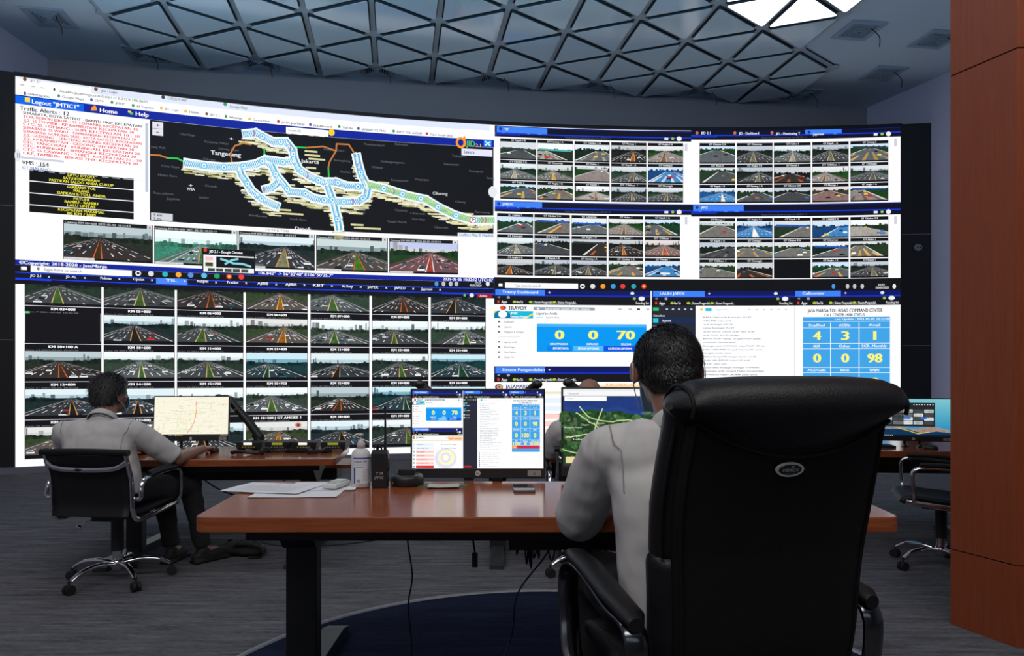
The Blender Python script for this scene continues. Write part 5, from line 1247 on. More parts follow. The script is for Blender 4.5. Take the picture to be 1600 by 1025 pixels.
for k in range(7): pts += [(.01 + k * .018 + r.uniform(-.03, .03), 2.62 + r.uniform(-.05, .05), .575 + r.uniform(-.02, .035)), (.02 + k * .022 + r.uniform(-.02, .02), 2.66, .67 + r.uniform(-.01, .03))]
cable('tangle of dark blue network cable hanging under the near desk', 'network_cable', pts, .0032, M_BLUEC)
cable('long blue network cable drooping from the near desk to the dais', 'network_cable', [(.17, 2.55, .79), (.15, 2.55, .70), (.12, 2.55, .62), (.02, 2.5, .50), (-.0, 2.5, .36), (-.05, 2.45, .26), (-.17, 2.36, .165), (-.22, 2.25, DZ + .006)], .0032, M_BLUEC)
cable('beige cable arching up from the dais below the near desk', 'power_cord', [(-.36, 2.05, DZ + .005), (-.34, 2.1, DZ + .05), (-.27, 2.12, .30), (-.215, 2.12, .27), (-.20, 2.12, .2), (-.22, 2.1, DZ + .006)], .006, M_WCAB)
p = at(735, 845, .79)
T = thing('cable_tray', 'black cable tray slung under the right half of the near desk', 'cable tray', (.30, 2.50, .665))
MB().box((0, 0, 0), (.62, .10, .006)).build('tray_floor', M_BLKMET, T); MB().box((0, -.05, .018), (.62, .004, .04)).build('tray_side', M_BLKMET, T); MB().box((0, .05, .018), (.62, .004, .04)).build('tray_side', M_BLKMET, T)
for s in (-.28, .28): MB().box((s, .052, .068), (.02, .006, .135)).build('hanger', M_BLKMET, T)
cable('black cable sagging below the left desk between its legs', 'power_cord', [(-2.25, 5.1, .66), (-2.2, 5.1, .52), (-2.0, 5.05, .42), (-1.8, 5.05, .40), (-1.62, 5.1, .50), (-1.52, 5.15, .66)], .005, M_RUBBER)
# floor power box and black strap
p = at(395, 855, .0); T = thing('floor_socket_box', 'grey double power socket box on the carpet left of the near desk leg', 'socket', (p.x, p.y, 0), R_(3))
MB().box((0, 0, .036), (.09, .06, .065)).build('box', mat('steel_box', (.16, .15, .13, 1), .4, metal=.4), T, bevel=.004); MB().box((.0, -.02, .003), (.13, .12, .006)).build('base_plate', mat('light_plate', (.4, .4, .42, 1), .5), T)
for s in (-1, 1): MB().cyl((s * .018, -.031, .036), (s * .018, -.033, .036), .012).build('outlet', M_DARK, T)
cable('thin black cable running along the carpet from the floor socket box', 'power_cord', [(p.x + .05, p.y, .04), (p.x + .2, p.y + .02, .008), (p.x + .6, p.y + .05, .006), (p.x + 1.0, p.y + .3, .006)], .004, M_RUBBER)
p = at(346, 860, .0); T = thing('floor_plate', 'light floor plate with plug beside the feet of the man at the left', 'socket', (p.x, p.y + .15, 0)); MB().box((0, 0, .004), (.11, .09, .008)).build('plate', mat('light_plate', (.4, .4, .42, 1), .5), T); MB().cyl((0, 0, .008), (0, 0, .05), .014).build('plug', M_BLACK, T)

T = thing('shoulder_bag', 'black bag with looped strap by the feet of the man at the left', 'bag', (-1.80, 4.88, 0))
mb = MB(); mb.ell((-.12, .12, .045), (.16, .10, .045)); mb.ell((-.02, .10, .035), (.12, .09, .035)); mb.blob('body', M_TROUS, T, .012, 5, disp=.02, dscale=.08)
MB().tube([(-.10, .02, .09), (-.02, .0, .135), (.06, .0, .12), (.10, .0, .06), (.08, .02, .01), (.0, .02, .012)], .020, 8, 5, flat=(1.3, .18), up=(0, 1, 0)).build('strap', M_RUBBER, T)
# ------------------------------------------------------------------ soft pad office chairs
def make_chair(label, loc, rz, base_rot=-115):
    T = thing('office_chair', label, 'chair', loc, rz, 'soft pad office chairs')
    bz = R_(base_rot) - rz
    # base with five legs
    hub = MB().lathe([(0, .075), (.028, .075), (.036, .09), (.036, .125), (.028, .135), (0, .136)]).build('base_hub', M_CHROME, T)
    for k in range(5):
        a = bz + k * 2 * PI / 5; c_, s_ = math.cos(a), math.sin(a)
        pts = [(c_ * q, s_ * q, z) for q, z in ((.02, .112), (.12, .125), (.22, .112), (.29, .075))]
        lg = MB().tube(pts, lambda t_: .020 - .006 * t_, 10, 4, flat=(.75, 1.15), up=(0, 0, 1)).build('leg', M_CHROME, T)
        cs = MB()
        px_, py_ = c_ * .30, s_ * .30; ax = Vector((-s_, c_, 0))
        for q in (-.014, .014):
            cc = Vector((px_, py_, .028)) + ax * q; cs.cyl(cc - ax * .009, cc + ax * .009, .028, n=18)
        cs.box((px_, py_, .045), (.03, .03, .022), a); cs.cyl((px_, py_, .05), (px_, py_, .08), .006); cs.build('caster', M_RUBBER, T, bevel=.002)
    MB().cyl((0, 0, .13), (0, 0, .29), .028).build('gas_column', M_CHROME, T); MB().cyl((0, 0, .19), (0, 0, .395), .036).build('column_sleeve', M_BLACK, T)
    mb = MB().box((0, .0, .405), (.17, .24, .04)); mb.box((0, 0, .42), (.40, .05, .02)); mb.build('tilt_mechanism', M_BLACK, T, bevel=.006)
    MB().tube([(-.06, -.02, .385), (-.14, -.04, .375), (-.19, -.07, .345)], .005, 8, 4).build('height_lever', M_CHROME, T); MB().ell((-.195, -.075, .342), (.016, .016, .012)).build('lever_knob', M_CHROME, T)
    # side frame profile (y,z)
    prof = [(-.285, .815), (-.262, .74), (-.235, .66), (-.225, .56), (-.222, .48), (-.195, .43), (-.14, .415), (0, .425), (.14, .44), (.23, .45)]
    for s in (-1, 1):
        MB().tube([(s * .247, y, z) for y, z in prof], .013, 10, 4, flat=(.8, 1.3), up=(1, 0, 0)).build('side_frame', M_CHROME, T)
    # padded back
    bp = smooth_path([Vector((0, y, z)) for y, z in ((-.235, .44), (-.218, .50), (-.222, .58), (-.235, .67), (-.262, .75), (-.282, .80))], 6)
    def slab(path, hw, th, puff, nm, m, n=10, npad=4):
        rings = []
        L = len(path)
        for i, p_ in enumerate(path):
            t0 = (path[min(i + 1, L - 1)] - path[max(i - 1, 0)]).normalized(); nn = Vector((0, t0.z, -t0.y))   # front normal
            k = abs(math.sin(npad * PI * i / (L - 1))) * puff
            ring = [Vector((x * hw, 0, 0)) + p_ + nn * (th / 2 + k * (1 - abs(x) ** 6)) for x in [-1 + 2 * j / n for j in range(n + 1)]]
            ring += [Vector((x * hw, 0, 0)) + p_ - nn * (th / 2) for x in [1 - 2 * j / n for j in range(n + 1)]]
            rings.append(ring)
        return MB().rings(rings).build(nm, m, T, bevel=0)
    slab(bp, .235, .022, .018, 'backrest', M_LEATH)
    mb = MB(); 
    MB().tube([(-.268, -.288, .815), (0, -.293, .820), (.268, -.288, .815)], .019, 12, 5).build('top_roll', M_LEATH, T)
    sp = smooth_path([Vector((0, y, z)) for y, z in ((-.20, .455), (-.10, .452), (.05, .462), (.18, .475), (.235, .465), (.25, .44))], 6)
    slab(sp, .235, .030, .020, 'seat', M_LEATH)
    b_ = MB().tube([(-.25, -.275, .765), (-.18, -.285, .725), (0, -.290, .715), (.18, -.285, .725), (.25, -.275, .765)], .010, 10, 5, flat=(1.5, .7), up=(0, 0, 1)).build('back_bar', M_CHROME, T)
    MB().ell((-.03, -.303, .717), (.022, .004, .008)).build('grip', M_BLACK, b_)
    for s in (-1, 1):
        x = s * .29
        MB().tube([(s * .25, -.215, .545), (x, -.215, .545), (x, -.205, .61), (x, -.16, .655), (x, 0, .672), (x, .13, .675), (x, .19, .655), (x, .20, .60), (x, .19, .50), (s * .26, .19, .455)], .011, 10, 5, flat=(1, 1.2)).build('armrest', M_CHROME, T)
        MB().tube([(x, -.13, .675), (x, .0, .688), (x, .16, .688)], .020, 10, 4, flat=(.8, 1.1)).build('armrest_pad', M_LEATH, T)
    return T
chL = make_chair('black soft pad office chair with chrome frame holding the man at the left', (-2.40, 4.36, 0), R_(-6))
chM = make_chair('black soft pad office chair mostly hidden under the near desk, holding the bald man', (.52, 4.55, 0), R_(0), -160)
chR = make_chair('empty black soft pad office chair beside the wooden pillar at the right', (2.80, 4.68, 0), R_(68), 195)

# ------------------------------------------------------------------ high back leather executive chair
T = EX = thing('executive_chair', 'large black high back leather chair in the foreground, seen from behind', 'chair', (.500, 1.82, DZ), R_(15))
def exback():
    zs_ = [.40, .46, .55, .65, .75, .85, .95, 1.02, 1.07]
    hw = [.205, .218, .226, .229, .236, .243, .240, .236, .236]
    yc = [-.245, -.255, -.268, -.275, -.282, -.30, -.325, -.345, -.358]
    return zs_, hw, yc
zs_, hw, yc = exback()
def interp(zz, arr):
    for i in range(len(zs_) - 1):
        if zz <= zs_[i + 1]: t_ = (zz - zs_[i]) / (zs_[i + 1] - zs_[i]); t_ = max(0, t_); return arr[i] * (1 - t_) + arr[i + 1] * t_
    return arr[-1]
def shell(name, m, grow, y0, th, z0, z1, puffs=0, bow=.03, nz=40, pw=4, sub=0):
    rings = []; n = 28
    for i in range(nz + 1):
        z = z0 + (z1 - z0) * i / nz; w_ = interp(z, hw) + grow; y = interp(z, yc) + y0
        edge = min(1, min(i, nz - i) / 3.0) ** .5; tt = th * (.35 + .65 * edge)
        pf = abs(math.sin(puffs * PI * i / nz)) ** .5 * .02 if puffs else 0
        ring = []
        for k in range(n):
            a = 2 * PI * k / n; c_, s_ = math.cos(a), math.sin(a); e = 2 / pw
            x = w_ * abs(c_) ** e * (1 if c_ >= 0 else -1); yy = (tt / 2) * abs(s_) ** e * (1 if s_ >= 0 else -1)
            if s_ > 0: yy += pf * (1 - abs(x / w_) ** 4)
            ring.append((x, y + yy + bow * (x / w_) ** 2, z))
        rings.append(ring)
    return MB().rings(rings).build(name, m, T)
shell('back_shell', M_LEATHB, 0, -.0, .05, .40, 1.075)
# front cushions, wider than the shell so the bolsters show at the sides
zs2, hw2, yc2 = exback()
shell('back_cushion', M_LEATH, .022, .055, .10, .72, 1.07, puffs=3, pw=3.2)
shell('lumbar_cushion', M_LEATH, .028, .055, .12, .42, .74, puffs=2, pw=3.2)
def piping(name, z0, z1, grow, y0, bw=.03):
    for s in (-1, 1):
        MB().tube([(s * (interp(z, hw) + grow), interp(z, yc) + y0 + bw, z) for z in [z0 + (z1 - z0) * k / 8 for k in range(9)]], .005, 6, 3).build('piping', M_LEATHB, T)
piping('p', .42, 1.03, -.010, -.020); piping('p', .74, 1.02, .014, .02)
# head roll draped over the top
rings = []; NX = 46; n = 36
for i in range(NX + 1):
    u = -1 + 2 * i / NX; x = u * .272
    ed = max(0.0, 1 - abs(u) ** 14) ** .5; hem = 1.045 - .085 * (1 - u * u) ** 1.0
    y0 = -.338 + .028 * u * u; top = 1.128 - .012 * abs(u) ** 3 - .028 * max(0, abs(u) - .85) / .15
    ring = []
    for k in range(n):
        a = 2 * PI * k / n; c_, s_ = math.cos(a), math.sin(a)
        th = .072 * (.25 + .75 * ed)
        if s_ >= 0: z = 1.065 + (top - 1.065) * s_ * (.4 + .6 * ed)
        else: z = 1.065 + (1.065 - hem) * s_ * (.4 + .6 * ed)
        bulge = 1 if s_ > 0 else max(.42, 1 - .75 * (-s_) ** 1.4)
        yy = c_ * th * bulge
        ring.append((x, y0 + yy, z))
    rings.append(ring)
hr = MB().rings(rings).build('head_roll', M_LEATH, T)
pts = [( -.265 + .53 * k / 16, 0, 0) for k in range(17)]
MB().tube([(u * .25, interp(1.045 - .085 * (1 - u * u), yc) - .026 + .03 * u * u, 1.045 - .085 * (1 - u * u)) for u in [-.92 + .115 * k for k in range(17)]], .0045, 6, 2).build('hem_piping', M_LEATHB, hr)
for s in (-1, 1): MB().tube([(s * .252, -.338 + .024 + .061 * math.cos(a), 1.063 + .046 * math.sin(a)) for a in [PI * k / 8 for k in range(-1, 10)]], .0045, 6, 2).build('end_piping', M_LEATHB, hr)
# oval badge
def badge():
    zc = .935; y = interp(zc, yc) - .0275; a = math.atan2(interp(.97, yc) - interp(.90, yc), .07)
    Zv = Vector((0, math.sin(a), math.cos(a))); Nn = Vector((0, -math.cos(a), math.sin(a))); O = Vector((-.018, y, zc))
    P = lambda x, z, h: O + Vector((1, 0, 0)) * x + Zv * z + Nn * h
    n = 36; E = lambda rx, rz, h: [P(rx * math.cos(2 * PI * i / n), rz * math.sin(2 * PI * i / n), h) for i in range(n)]
    bd = MB().rings([E(.033, .0155, -.003), E(.033, .0155, .002), E(.0275, .0115, .002), E(.027, .011, .001), E(.0005, .0005, .001)], sm=False).build('badge', M_TEXTW, T)
    MB().rings([E(.0272, .0113, .0008), E(.0272, .0113, .0022)], sm=False).build('badge_field', M_DARK, bd)
    text_obj('lettering', 'INDACHI', P(-.018, -.0035, .0028), (1, 0, 0), Zv, .036, M_TEXTW, bd, .0065); text_obj('lettering', 'SINCE', P(-.010, -.0085, .0028), (1, 0, 0), Zv, .022, mat('dim_print', (.15, .14, .14, 1), .5), bd, .002)
    text_obj('emblem', 'Z', P(.001, .0035, .0028), (1, 0, 0), Zv, .008, M_TEXTW, bd, .005)
badge()
# seat
rings = []
for i in range(17):
    t_ = i / 16; y = -.25 + .50 * t_; w_ = .25 - .02 * abs(t_ - .5); k = (1 - abs(2 * t_ - 1) ** 6)
    rings.append([(w_ * max(-1, min(1, 1.15 * math.cos(2 * PI * j / 20))), y, .43 + .055 * math.copysign(abs(math.sin(2 * PI * j / 20)) ** .6, math.sin(2 * PI * j / 20)) * (.4 + .6 * k)) for j in range(20)])
MB().rings(rings).build('seat', M_LEATH, T)
for s in (-1, 1):
    x = s * (.288 if s > 0 else .308)
    MB().tube([(s * .20, -.17, .365), (x, -.20, .40), (x, -.235, .50), (x, -.22, .585), (x, -.10, .600), (x, .05, .635), (x, .15, .635), (x, .195, .59), (x, .19, .48), (x, .12, .37), (s * .2, .05, .365)], .026, 10, 5, flat=(1.1, .34), up=(1, 0, 0)).build('armrest_frame', M_DCHROME, T)
    mb = MB(); prf = [(-.235, .60, .018), (-.21, .612, .030), (-.10, .628, .034), (.04, .655, .034), (.14, .660, .030), (.175, .652, .018)]
    mb.rings([[(x + w_ * math.cos(2 * PI * j / 16), y, z + .016 * math.sin(2 * PI * j / 16)) for j in range(16)] for y, z, w_ in prf]); mb.build('armrest_pad', M_LEATH, T)
MB().box((0, 0, .365), (.30, .26, .04)).build('tilt_mechanism', M_BLACK, T, bevel=.01); MB().cyl((0, 0, .12), (0, 0, .36), .03).build('gas_column', M_BLACK, T)
MB().lathe([(0, .07), (.04, .07), (.045, .12), (0, .13)]).build('base_hub', M_CHROME, T)
for k in range(5):
    a = R_(50 + 72 * k); c_, s_ = math.cos(a), math.sin(a)
    MB().tube([(c_ * q, s_ * q, z) for q, z in ((.02, .10), (.16, .105), (.30, .075))], lambda t_: .026 - .01 * t_, 10, 4, flat=(.8, 1.1), up=(0, 0, 1)).build('leg', M_CHROME, T)
    cs = MB(); ax = Vector((-s_, c_, 0))
    for q in (-.016, .016): cc = Vector((c_ * .31, s_ * .31, .029)) + ax * q; cs.cyl(cc - ax * .01, cc + ax * .01, .029, n=18)
    cs.cyl((c_ * .31, s_ * .31, .045), (c_ * .31, s_ * .31, .08), .007); cs.build('caster', M_RUBBER, T)

# ------------------------------------------------------------------ people
def hand_prims(mb, wr, fwd, side, dn, curl=.5, s=1.0):
    """palm and five fingers; fwd direction of fingers, side toward the thumb, dn palm normal"""
    wr = Vector(wr); f = Vector(fwd).normalized(); sd = Vector(side); sd = (sd - f * sd.dot(f)).normalized(); d = f.cross(sd)
    if d.dot(Vector(dn)) < 0: d = -d
    M = Matrix((f, sd, d)).transposed()
    mb.ell(wr + f * .045 * s, (.052 * s, .040 * s, .016 * s), M)
    for k, (off, L) in enumerate(((.028, .072), (.010, .082), (-.010, .075), (-.028, .058))):
        a = wr + f * .078 * s + sd * off * s; an = 0; r0 = .0092 * s
        for j, fr in enumerate((.45, .32, .26)):
            an += curl * (.5 + .3 * j) + .03 * k; b = a + (f * math.cos(an) + d * math.sin(an)) * L * fr * s + sd * off * .06
            mb.cap(a, r0, b, r0 * .92); a = b; r0 *= .92
    a = wr + f * .02 * s + sd * .03 * s; b = a + (f * .6 + sd * .7 + d * .3).normalized() * .04 * s; c = b + (f * .95 + sd * .15 + d * .25).normalized() * .034 * s
    mb.cap(a, .013 * s, b, .011 * s); mb.cap(b, .011 * s, c, .0085 * s)
def make_person(label, J, face, skin, hairm, opts):
    """J joints in world space; face = unit horizontal direction of the gaze, plus nod"""
    base = Vector((J['pelvis'][0], J['pelvis'][1], opts.get('floor', 0)))
    T = thing('person', label, 'person', base)
    V = {k: Vector(v) - base for k, v in J.items()}
    mb = MB(); f = Vector(face).normalized(); up = Vector(opts.get('headup', (0, 0, 1))).normalized(); f = (f - up * f.dot(up)).normalized(); rt = f.cross(up)
    HM = Matrix((rt, f, up)).transposed(); H = V['head']; hs = opts.get('hs', 1.0)
    hp = lambda x, y, z: H + HM @ Vector((x, y, z)) * hs
    mb.ell(hp(0, -.008, .012), (.076 * hs, .093 * hs, .088 * hs), HM)
    mb.ell(hp(0, .022, -.035), (.060 * hs, .068 * hs, .078 * hs), HM); mb.ell(hp(0, .052, -.082), (.030 * hs, .026 * hs, .024 * hs), HM)   # jaw, chin
    mb.ell(hp(0, .095, -.022), (.014 * hs, .018 * hs, .026 * hs), HM); mb.ell(hp(0, .080, .018), (.045 * hs, .014 * hs, .012 * hs), HM)      # nose, brow
    mb.ell(hp(0, .082, -.056), (.026 * hs, .012 * hs, .010 * hs), HM)
    for s in (-1, 1):
        mb.ell(hp(s * .086, -.004, -.010), (.010 * hs, .020 * hs, .034 * hs), HM @ Matrix.Rotation(R_(-18 * s), 3, 'Z')); mb.ell(hp(s * .078, -.002, -.012), (.014 * hs, .012 * hs, .022 * hs), HM)
        mb.ell(hp(s * .045, .058, -.022), (.02 * hs, .018 * hs, .02 * hs), HM)
    mb.cap(V['neck'], .062, hp(0, -.012, -.055), .055)
    mb.cap(V['neck'], .064, V['chest'], .11)
    mb.cap(V['shL'], .05, V['shR'], .05); mb.cap(V['chest'], .10, V['pelvis'], .11)
    for s in 'LR':
        mb.cap(V['sh' + s], .052, V['el' + s], .042); mb.cap(V['el' + s], .041, V['wr' + s], .027)
        h = opts['hand' + s]; hand_prims(mb, V['wr' + s], h[0], h[1], h[2], h[3])
        if 'hip' + s in V:
            mb.cap(V['hip' + s], .085, V['kn' + s], .055); mb.cap(V['kn' + s], .052, V['an' + s], .034)
            fd = Vector(opts.get('toe' + s, (0, 1, 0))).normalized(); mb.cap(V['an' + s] + Vector((0, 0, -.02)), .034, V['an' + s] + fd * .12 + Vector((0, 0, -.045)), .026)
    mb.blob('body', skin, T, opts.get('vox', .007), 4)
    # eyes
    for s in (-1, 1):
        e = MB().ell(hp(s * .031, .081, .002), (.012 * hs, .010 * hs, .010 * hs), HM).build('eye', mat('eye_white', (.6, .58, .55, 1), .2), T)
        MB().ell(hp(s * .031, .0895, .002), (.005 * hs, .003 * hs, .005 * hs), HM).build('iris', M_DARK, e)
    # shirt
    mb = MB(); g = opts.get('girth', 1.0)
    dirx = (V['shR'] - V['shL']).normalized()
    fz = Vector((0, 0, 1)); fy = fz.cross(dirx).normalized()
    TM = Matrix((dirx, -fy if False else fy, fz)).transposed()
    sp = smooth_path([V['neck'] + Vector((0, 0, .02)), (V['shL'] + V['shR']) / 2, V['chest'], (V['chest'] + V['pelvis']) / 2, V['pelvis'] + Vector((0, 0, -.02))], 5)
    tot = sum((sp[i + 1] - sp[i]).length for i in range(len(sp) - 1)); acc = 0; rings = []
    hw_ = (V['shR'] - V['shL']).length / 2
    PR = [(0, .062, .062), (.03, .075, .070), (.06, hw_ * .62, .085), (.10, hw_ * .98, .098), (.16, hw_ * 1.0, .112), (.26, hw_ * .98, .124), (.36, hw_ * .95, .122), (.46, hw_ * .93, .126), (.60, hw_ * .95, .130)]
    def prof_at(d_):
        for q in range(len(PR) - 1):
            if d_ <= PR[q + 1][0]:
                k_ = (d_ - PR[q][0]) / (PR[q + 1][0] - PR[q][0]); return [PR[q][j] * (1 - k_) + PR[q + 1][j] * k_ for j in (1, 2)]
        return PR[-1][1:]
    for i, p_ in enumerate(sp):
        if i: acc += (sp[i] - sp[i - 1]).length
        w_, d_ = prof_at(acc); w_ *= g
        ring = []
        for j in range(28):
            an = 2 * PI * j / 28; c2, s2 = math.cos(an), math.sin(an)
            ring.append(p_ + dirx * (w_ * math.copysign(abs(c2) ** .75, c2)) + fy * (d_ * math.copysign(abs(s2) ** .85, s2)))
        rings.append(ring)
    mb.rings(rings)
    for s in 'LR':
        a, b = V['sh' + s], V['el' + s]; d = (b - a).normalized(); L = (b - a).length; fr = opts.get('sleeve', .86)
        mb.cap(a, .064, (a + V['neck']) / 2 + Vector((0, 0, -.015)), .058)
        mb.ell(a, (.066, .068, .066)); mb.cyl(a, a + d * L * .5, .070, .073); mb.cyl(a + d * L * .48, a + d * L * fr, .073, .068 if fr < .95 else .066)
        if fr >= .95: mb.ell(b, (.062, .062, .060))
        m_ = V['chest'].lerp(a, .55); mb.ell(m_, (.085, .09, .13))
    sh = mb.blob('shirt', M_SHIRT, T, opts.get('voxs', .008), 8, disp=.012, dscale=.16)
    t2 = bpy.data.textures.new('creases', 'CLOUDS'); t2.noise_scale = .05; t2.noise_depth = 0
    m2_ = sh.modifiers.new('creases', 'DISPLACE'); m2_.texture = t2; m2_.strength = .006; m2_.texture_coords = 'LOCAL'
    def seam(pts):
        pts = smooth_path([Vector(p) for p in pts], 6); mb = MB(); vs = []
        for i, p in enumerate(pts):
            t_ = (pts[min(i + 1, len(pts) - 1)] - pts[max(i - 1, 0)]).normalized(); o_ = t_.cross(fy); o_ = o_.normalized() * .0016 if o_.length > .1 else up * .0016
            vs += [p - o_, p + o_]
        mb.add(vs, [(2 * i, 2 * i + 1, 2 * i + 3, 2 * i + 2) for i in range(len(pts) - 1)])
        so = mb.build('seam', mat('shirt_seam', (.22, .21, .20, 1), .9), sh); w2 = so.modifiers.new('wrap', 'SHRINKWRAP'); w2.target = sh; w2.wrap_method = 'NEAREST_SURFACEPOINT'; w2.offset = .003
    NB = V['neck'] - fy * .11 + Vector((0, 0, -.07)); SL = V['shL'] - fy * .10 + Vector((0, 0, -.01)); SR = V['shR'] - fy * .10 + Vector((0, 0, -.01))
    for s in 'LR':
        a, b = V['sh' + s], V['el' + s]; d = (b - a).normalized(); inn = (V['chest'] - a); inn = Vector((inn.x, inn.y, 0)).normalized()
        seam([a + Vector((0, 0, .08)) + inn * .0, a + Vector((0, 0, .05)) - fy * .06 + inn * .01, a - fy * .10 + inn * .02 + Vector((0, 0, -.03)), a - fy * .11 + inn * .035 + Vector((0, 0, -.10)), a - fy * .09 + inn * .05 + Vector((0, 0, -.16))])
    # collar
    nk = V['neck'] + Vector((0, 0, .004)); cz = (hp(0, -.01, -.055) - V['neck']).normalized(); n = 28; rings = []
    ca = cz.orthogonal().normalized(); cb = cz.cross(ca)
    for r_, h_ in ((.066, -.03), (.068, .012), (.071, .020), (.077, .012), (.086, -.022), (.083, -.026), (.074, .004)):
        rings.append([nk + (ca * math.cos(2 * PI * i / n) * 1.0 + cb * math.sin(2 * PI * i / n)) * r_ + cz * h_ for i in range(n)])
    MB().rings(rings, caps=False).build('collar', M_SHIRT, sh)
    # trousers
    if 'hipL' in V:
        mb = MB(); mb.cap(V['hipL'], .10, V['hipR'], .10)
        mb.ell(V['pelvis'] + Vector((0, 0, .01)), (.165 * g, .125, .10), TM)
        for s in 'LR':
            mb.cap(V['hip' + s], .10, V['kn' + s], .072); mb.cyl(V['kn' + s], V['an' + s] + Vector((0, 0, .01)), .068, .055); mb.ell(V['kn' + s], (.072, .072, .072))
        mb.blob('trousers', M_TROUS, T, .010, 4, disp=.02, dscale=.1)
        for s in 'LR':
            fd = Vector(opts.get('toe' + s, (0, 1, 0))).normalized(); a = V['an' + s]
            m3 = Matrix((Vector((fd.y, -fd.x, 0)), fd, Vector((0, 0, 1)))).transposed(); zf = opts.get('floor', 0) - base.z
            mb = MB(); mb.ell(Vector((a.x, a.y, 0)) + fd * .06 + Vector((0, 0, .045)), (.048, .145, .042), m3); mb.ell(Vector((a.x, a.y, .07)), (.042, .05, .05), m3); mb.box(Vector((a.x, a.y, .012)) + fd * .055, (.088, .26, .022), M=m3)
            mb.blob('shoe', M_RUBBER, T, .008, 3)
    # hair
    hk = opts.get('hair')
    if hk:
        mb = MB()
        for (c_, r_) in hk['blobs']: mb.ell(hp(*c_), tuple(q * hs for q in r_), HM)
        hb = mb.blob('hair', hairm, T, .006, 2, disp=.010, dscale=.02)
        r = random.Random(hk['seed']); sb = MB()
        for i in range(hk['n']):
            c_, r_ = hk['blobs'][r.choice(hk['from'])]
            while True:
                v = Vector((r.gauss(0, 1), r.gauss(0, 1), r.gauss(0, 1))).normalized()
                if v.y < hk['ymax'] and v.z > hk['zmin']: break
            p_ = Vector((c_[0] + v.x * r_[0], c_[1] + v.y * r_[1], c_[2] + v.z * r_[2])); nn = Vector((v.x / r_[0], v.y / r_[1], v.z / r_[2])).normalized()
            comb = Vector(hk['comb']) + Vector((v.x * hk.get('spread', .3), 0, 0)); comb = comb - nn * comb.dot(nn)
            comb = (comb.normalized() if comb.length > .05 else Vector((0, -1, 0))) + Vector([r.gauss(0, hk.get('jit', .25)) for _ in range(3)])
            L = hk['len'] * r.uniform(.6, 1.2); wv = nn.cross(comb).normalized() * .0012
            a = p_ - nn * .002; b = p_ + (comb.normalized() * .8 + nn * hk['lift']) * L * .5; c2 = p_ + (comb.normalized() * 1.0 + nn * hk['lift'] * .6) * L
            q = [hp(*(a - wv)), hp(*(a + wv)), hp(*(b + wv * .9)), hp(*(b - wv * .9)), hp(*c2)]
            sb.add(q, [(0, 1, 2, 3), (3, 2, 4)])
        sb.build('hair_strands', hairm, hb)
    if opts.get('mask'):
        mb = MB(); n = 12; rings = []
        for i in range(n + 1):
            a = R_(-50 + 100 * i / n); rad = .088
            rings.append([hp(math.sin(a) * .072, .030 + math.cos(a) * .078 * k2, z) for z, k2 in ((-.005, .92), (-.035, 1.08), (-.065, 1.06), (-.098, .72))])
        mk = MB().rings(rings, closed=False, caps=False).build('face_mask', M_MASK, T); md = mk.modifiers.new('thick', 'SOLIDIFY'); md.thickness = .0015
        for s in (-1, 1):
            for zz in (-.01, -.09):
                MB().tube([hp(s * .066, .060, zz), hp(s * .083, .02, zz * .6), hp(s * .092, -.016, .012 if zz > -.05 else -.035), hp(s * .092, -.024, -.006)], .0014, 5, 4).build('ear_loop', M_WHITEP, mk)
    if opts.get('glasses'):
        gl = MB()
        for s in (-1, 1): gl.tube([hp(s * .078, .085, .008), hp(s * .088, .02, .012), hp(s * .090, -.012, .008)], .0022, 6, 3)
        for s in (-1, 1): gl.tube([hp(s * .035 + .026 * math.cos(a), .098, .002 + .02 * math.sin(a)) for a in [2 * PI * k / 12 for k in range(13)]], .0018, 6, 1)
        gl.build('glasses', M_BLACK, T)
    return T

HB_BLACK = dict(blobs=[((0, -.016, .018), (.086, .096, .088)), ((0, -.045, -.028), (.074, .058, .060)), ((0, .03, .055), (.065, .06, .040))], **{'from': [0, 0, 0, 1]}, n=9000, seed=2, ymax=.35, zmin=-.75, comb=(.25, -.3, -.9), len=.015, lift=.16, jit=.14)
HB_GREY = dict(blobs=[((0, -.016, .034), (.092, .102, .100)), ((0, -.048, -.022), (.078, .060, .064)), ((0, .03, .075), (.075, .065, .05))], **{'from': [0, 0, 0, 1]}, n=6500, seed=5, ymax=.45, zmin=-.75, comb=(-.35, -.2, -.8), len=.036, lift=.42, spread=.9)
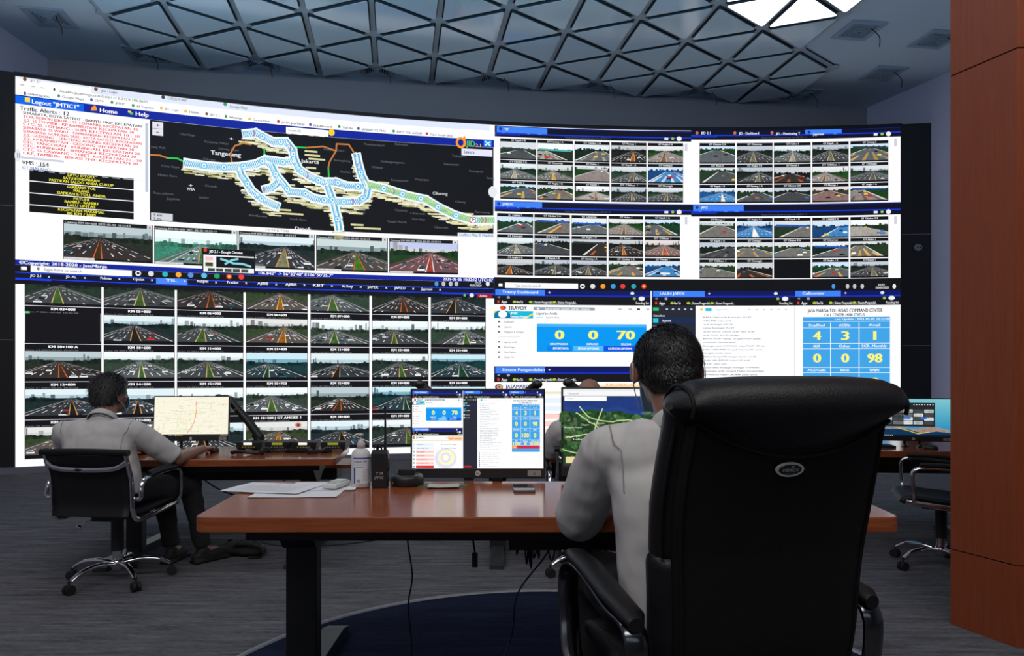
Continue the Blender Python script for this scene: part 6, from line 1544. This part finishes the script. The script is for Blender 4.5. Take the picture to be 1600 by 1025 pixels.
# man at the left
make_person('grey haired man in a white shirt and blue face mask at the left desk', dict(
    head=(-2.485, 4.44, 1.13), neck=(-2.48, 4.35, .99), chest=(-2.47, 4.30, .80), pelvis=(-2.40, 4.28, .57),
    shL=(-2.685, 4.30, .915), shR=(-2.285, 4.34, .915), elL=(-2.74, 4.50, .70), wrL=(-2.56, 4.72, .755), elR=(-2.10, 4.50, .725), wrR=(-2.07, 4.80, .758),
    hipL=(-2.49, 4.34, .555), hipR=(-2.31, 4.34, .555), knL=(-2.33, 4.76, .54), knR=(-2.12, 4.72, .53), anL=(-2.28, 4.80, .10), anR=(-2.07, 4.80, .10)),
    (.45, 1, -.12), M_SKIN2, M_HAIRG, dict(handL=((.5, 1, 0), (.9, -.4, 0), (0, 0, -1), .25), handR=((-.05, 1, 0), (-1, 0, 0), (0, 0, -1), .28), hair=HB_GREY, mask=True, hs=1.02, headup=(0, .12, 1), sleeve=.93, toeR=(.6, .8, 0), toeL=(.1, 1, 0), girth=1.0))
# man in the foreground
make_person('black haired man in a white shirt leaning over the near desk, in the foreground', dict(
    head=(.408, 1.89, 1.282), neck=(.43, 1.82, 1.145), chest=(.43, 1.77, .97), pelvis=(.445, 1.74, .665),
    shL=(.245, 1.83, 1.075), shR=(.62, 1.80, 1.085), elL=(.185, 1.985, .865), wrL=(.38, 2.22, .885), elR=(.68, 2.03, .875), wrR=(.50, 2.26, .885),
    hipL=(.36, 1.80, .675), hipR=(.54, 1.83, .675), knL=(.24, 2.20, .66), knR=(.46, 2.26, .66), anL=(.22, 2.22, .235), anR=(.45, 2.30, .235)),
    (-.02, 1, -.25), M_SKIN2, M_HAIRB, dict(floor=DZ, handL=((.9, .5, 0), (.3, -1, 0), (0, 0, -1), .4), handR=((-.8, .5, 0), (-.3, -1, 0), (0, 0, -1), .4), hair=HB_BLACK, glasses=True, mask=True, hs=1.02, headup=(-.02, .25, 1), sleeve=.98, girth=1.0, vox=.006, voxs=.007))
# bald man beyond the monitors
make_person('bald man in a white shirt sitting beyond the near monitors, crown and sleeve showing', dict(
    head=(.485, 4.50, 1.130), neck=(.48, 4.43, .99), chest=(.48, 4.40, .81), pelvis=(.50, 4.42, .57),
    shL=(.30, 4.42, .92), shR=(.66, 4.42, .92), elL=(.225, 4.58, .745), wrL=(.33, 4.86, .765), elR=(.74, 4.62, .765), wrR=(.62, 4.88, .765),
    hipL=(.41, 4.46, .565), hipR=(.59, 4.46, .565), knL=(.36, 4.86, .54), knR=(.62, 4.86, .54), anL=(.36, 4.92, .10), anR=(.62, 4.92, .10)),
    (0, 1, -.2), M_SKIN, M_HAIRG, dict(handL=((.3, 1, 0), (1, -.3, 0), (0, 0, -1), .3), handR=((-.3, 1, 0), (-1, -.3, 0), (0, 0, -1), .3), hair=None, headup=(0, .2, 1), sleeve=.9, vox=.009))
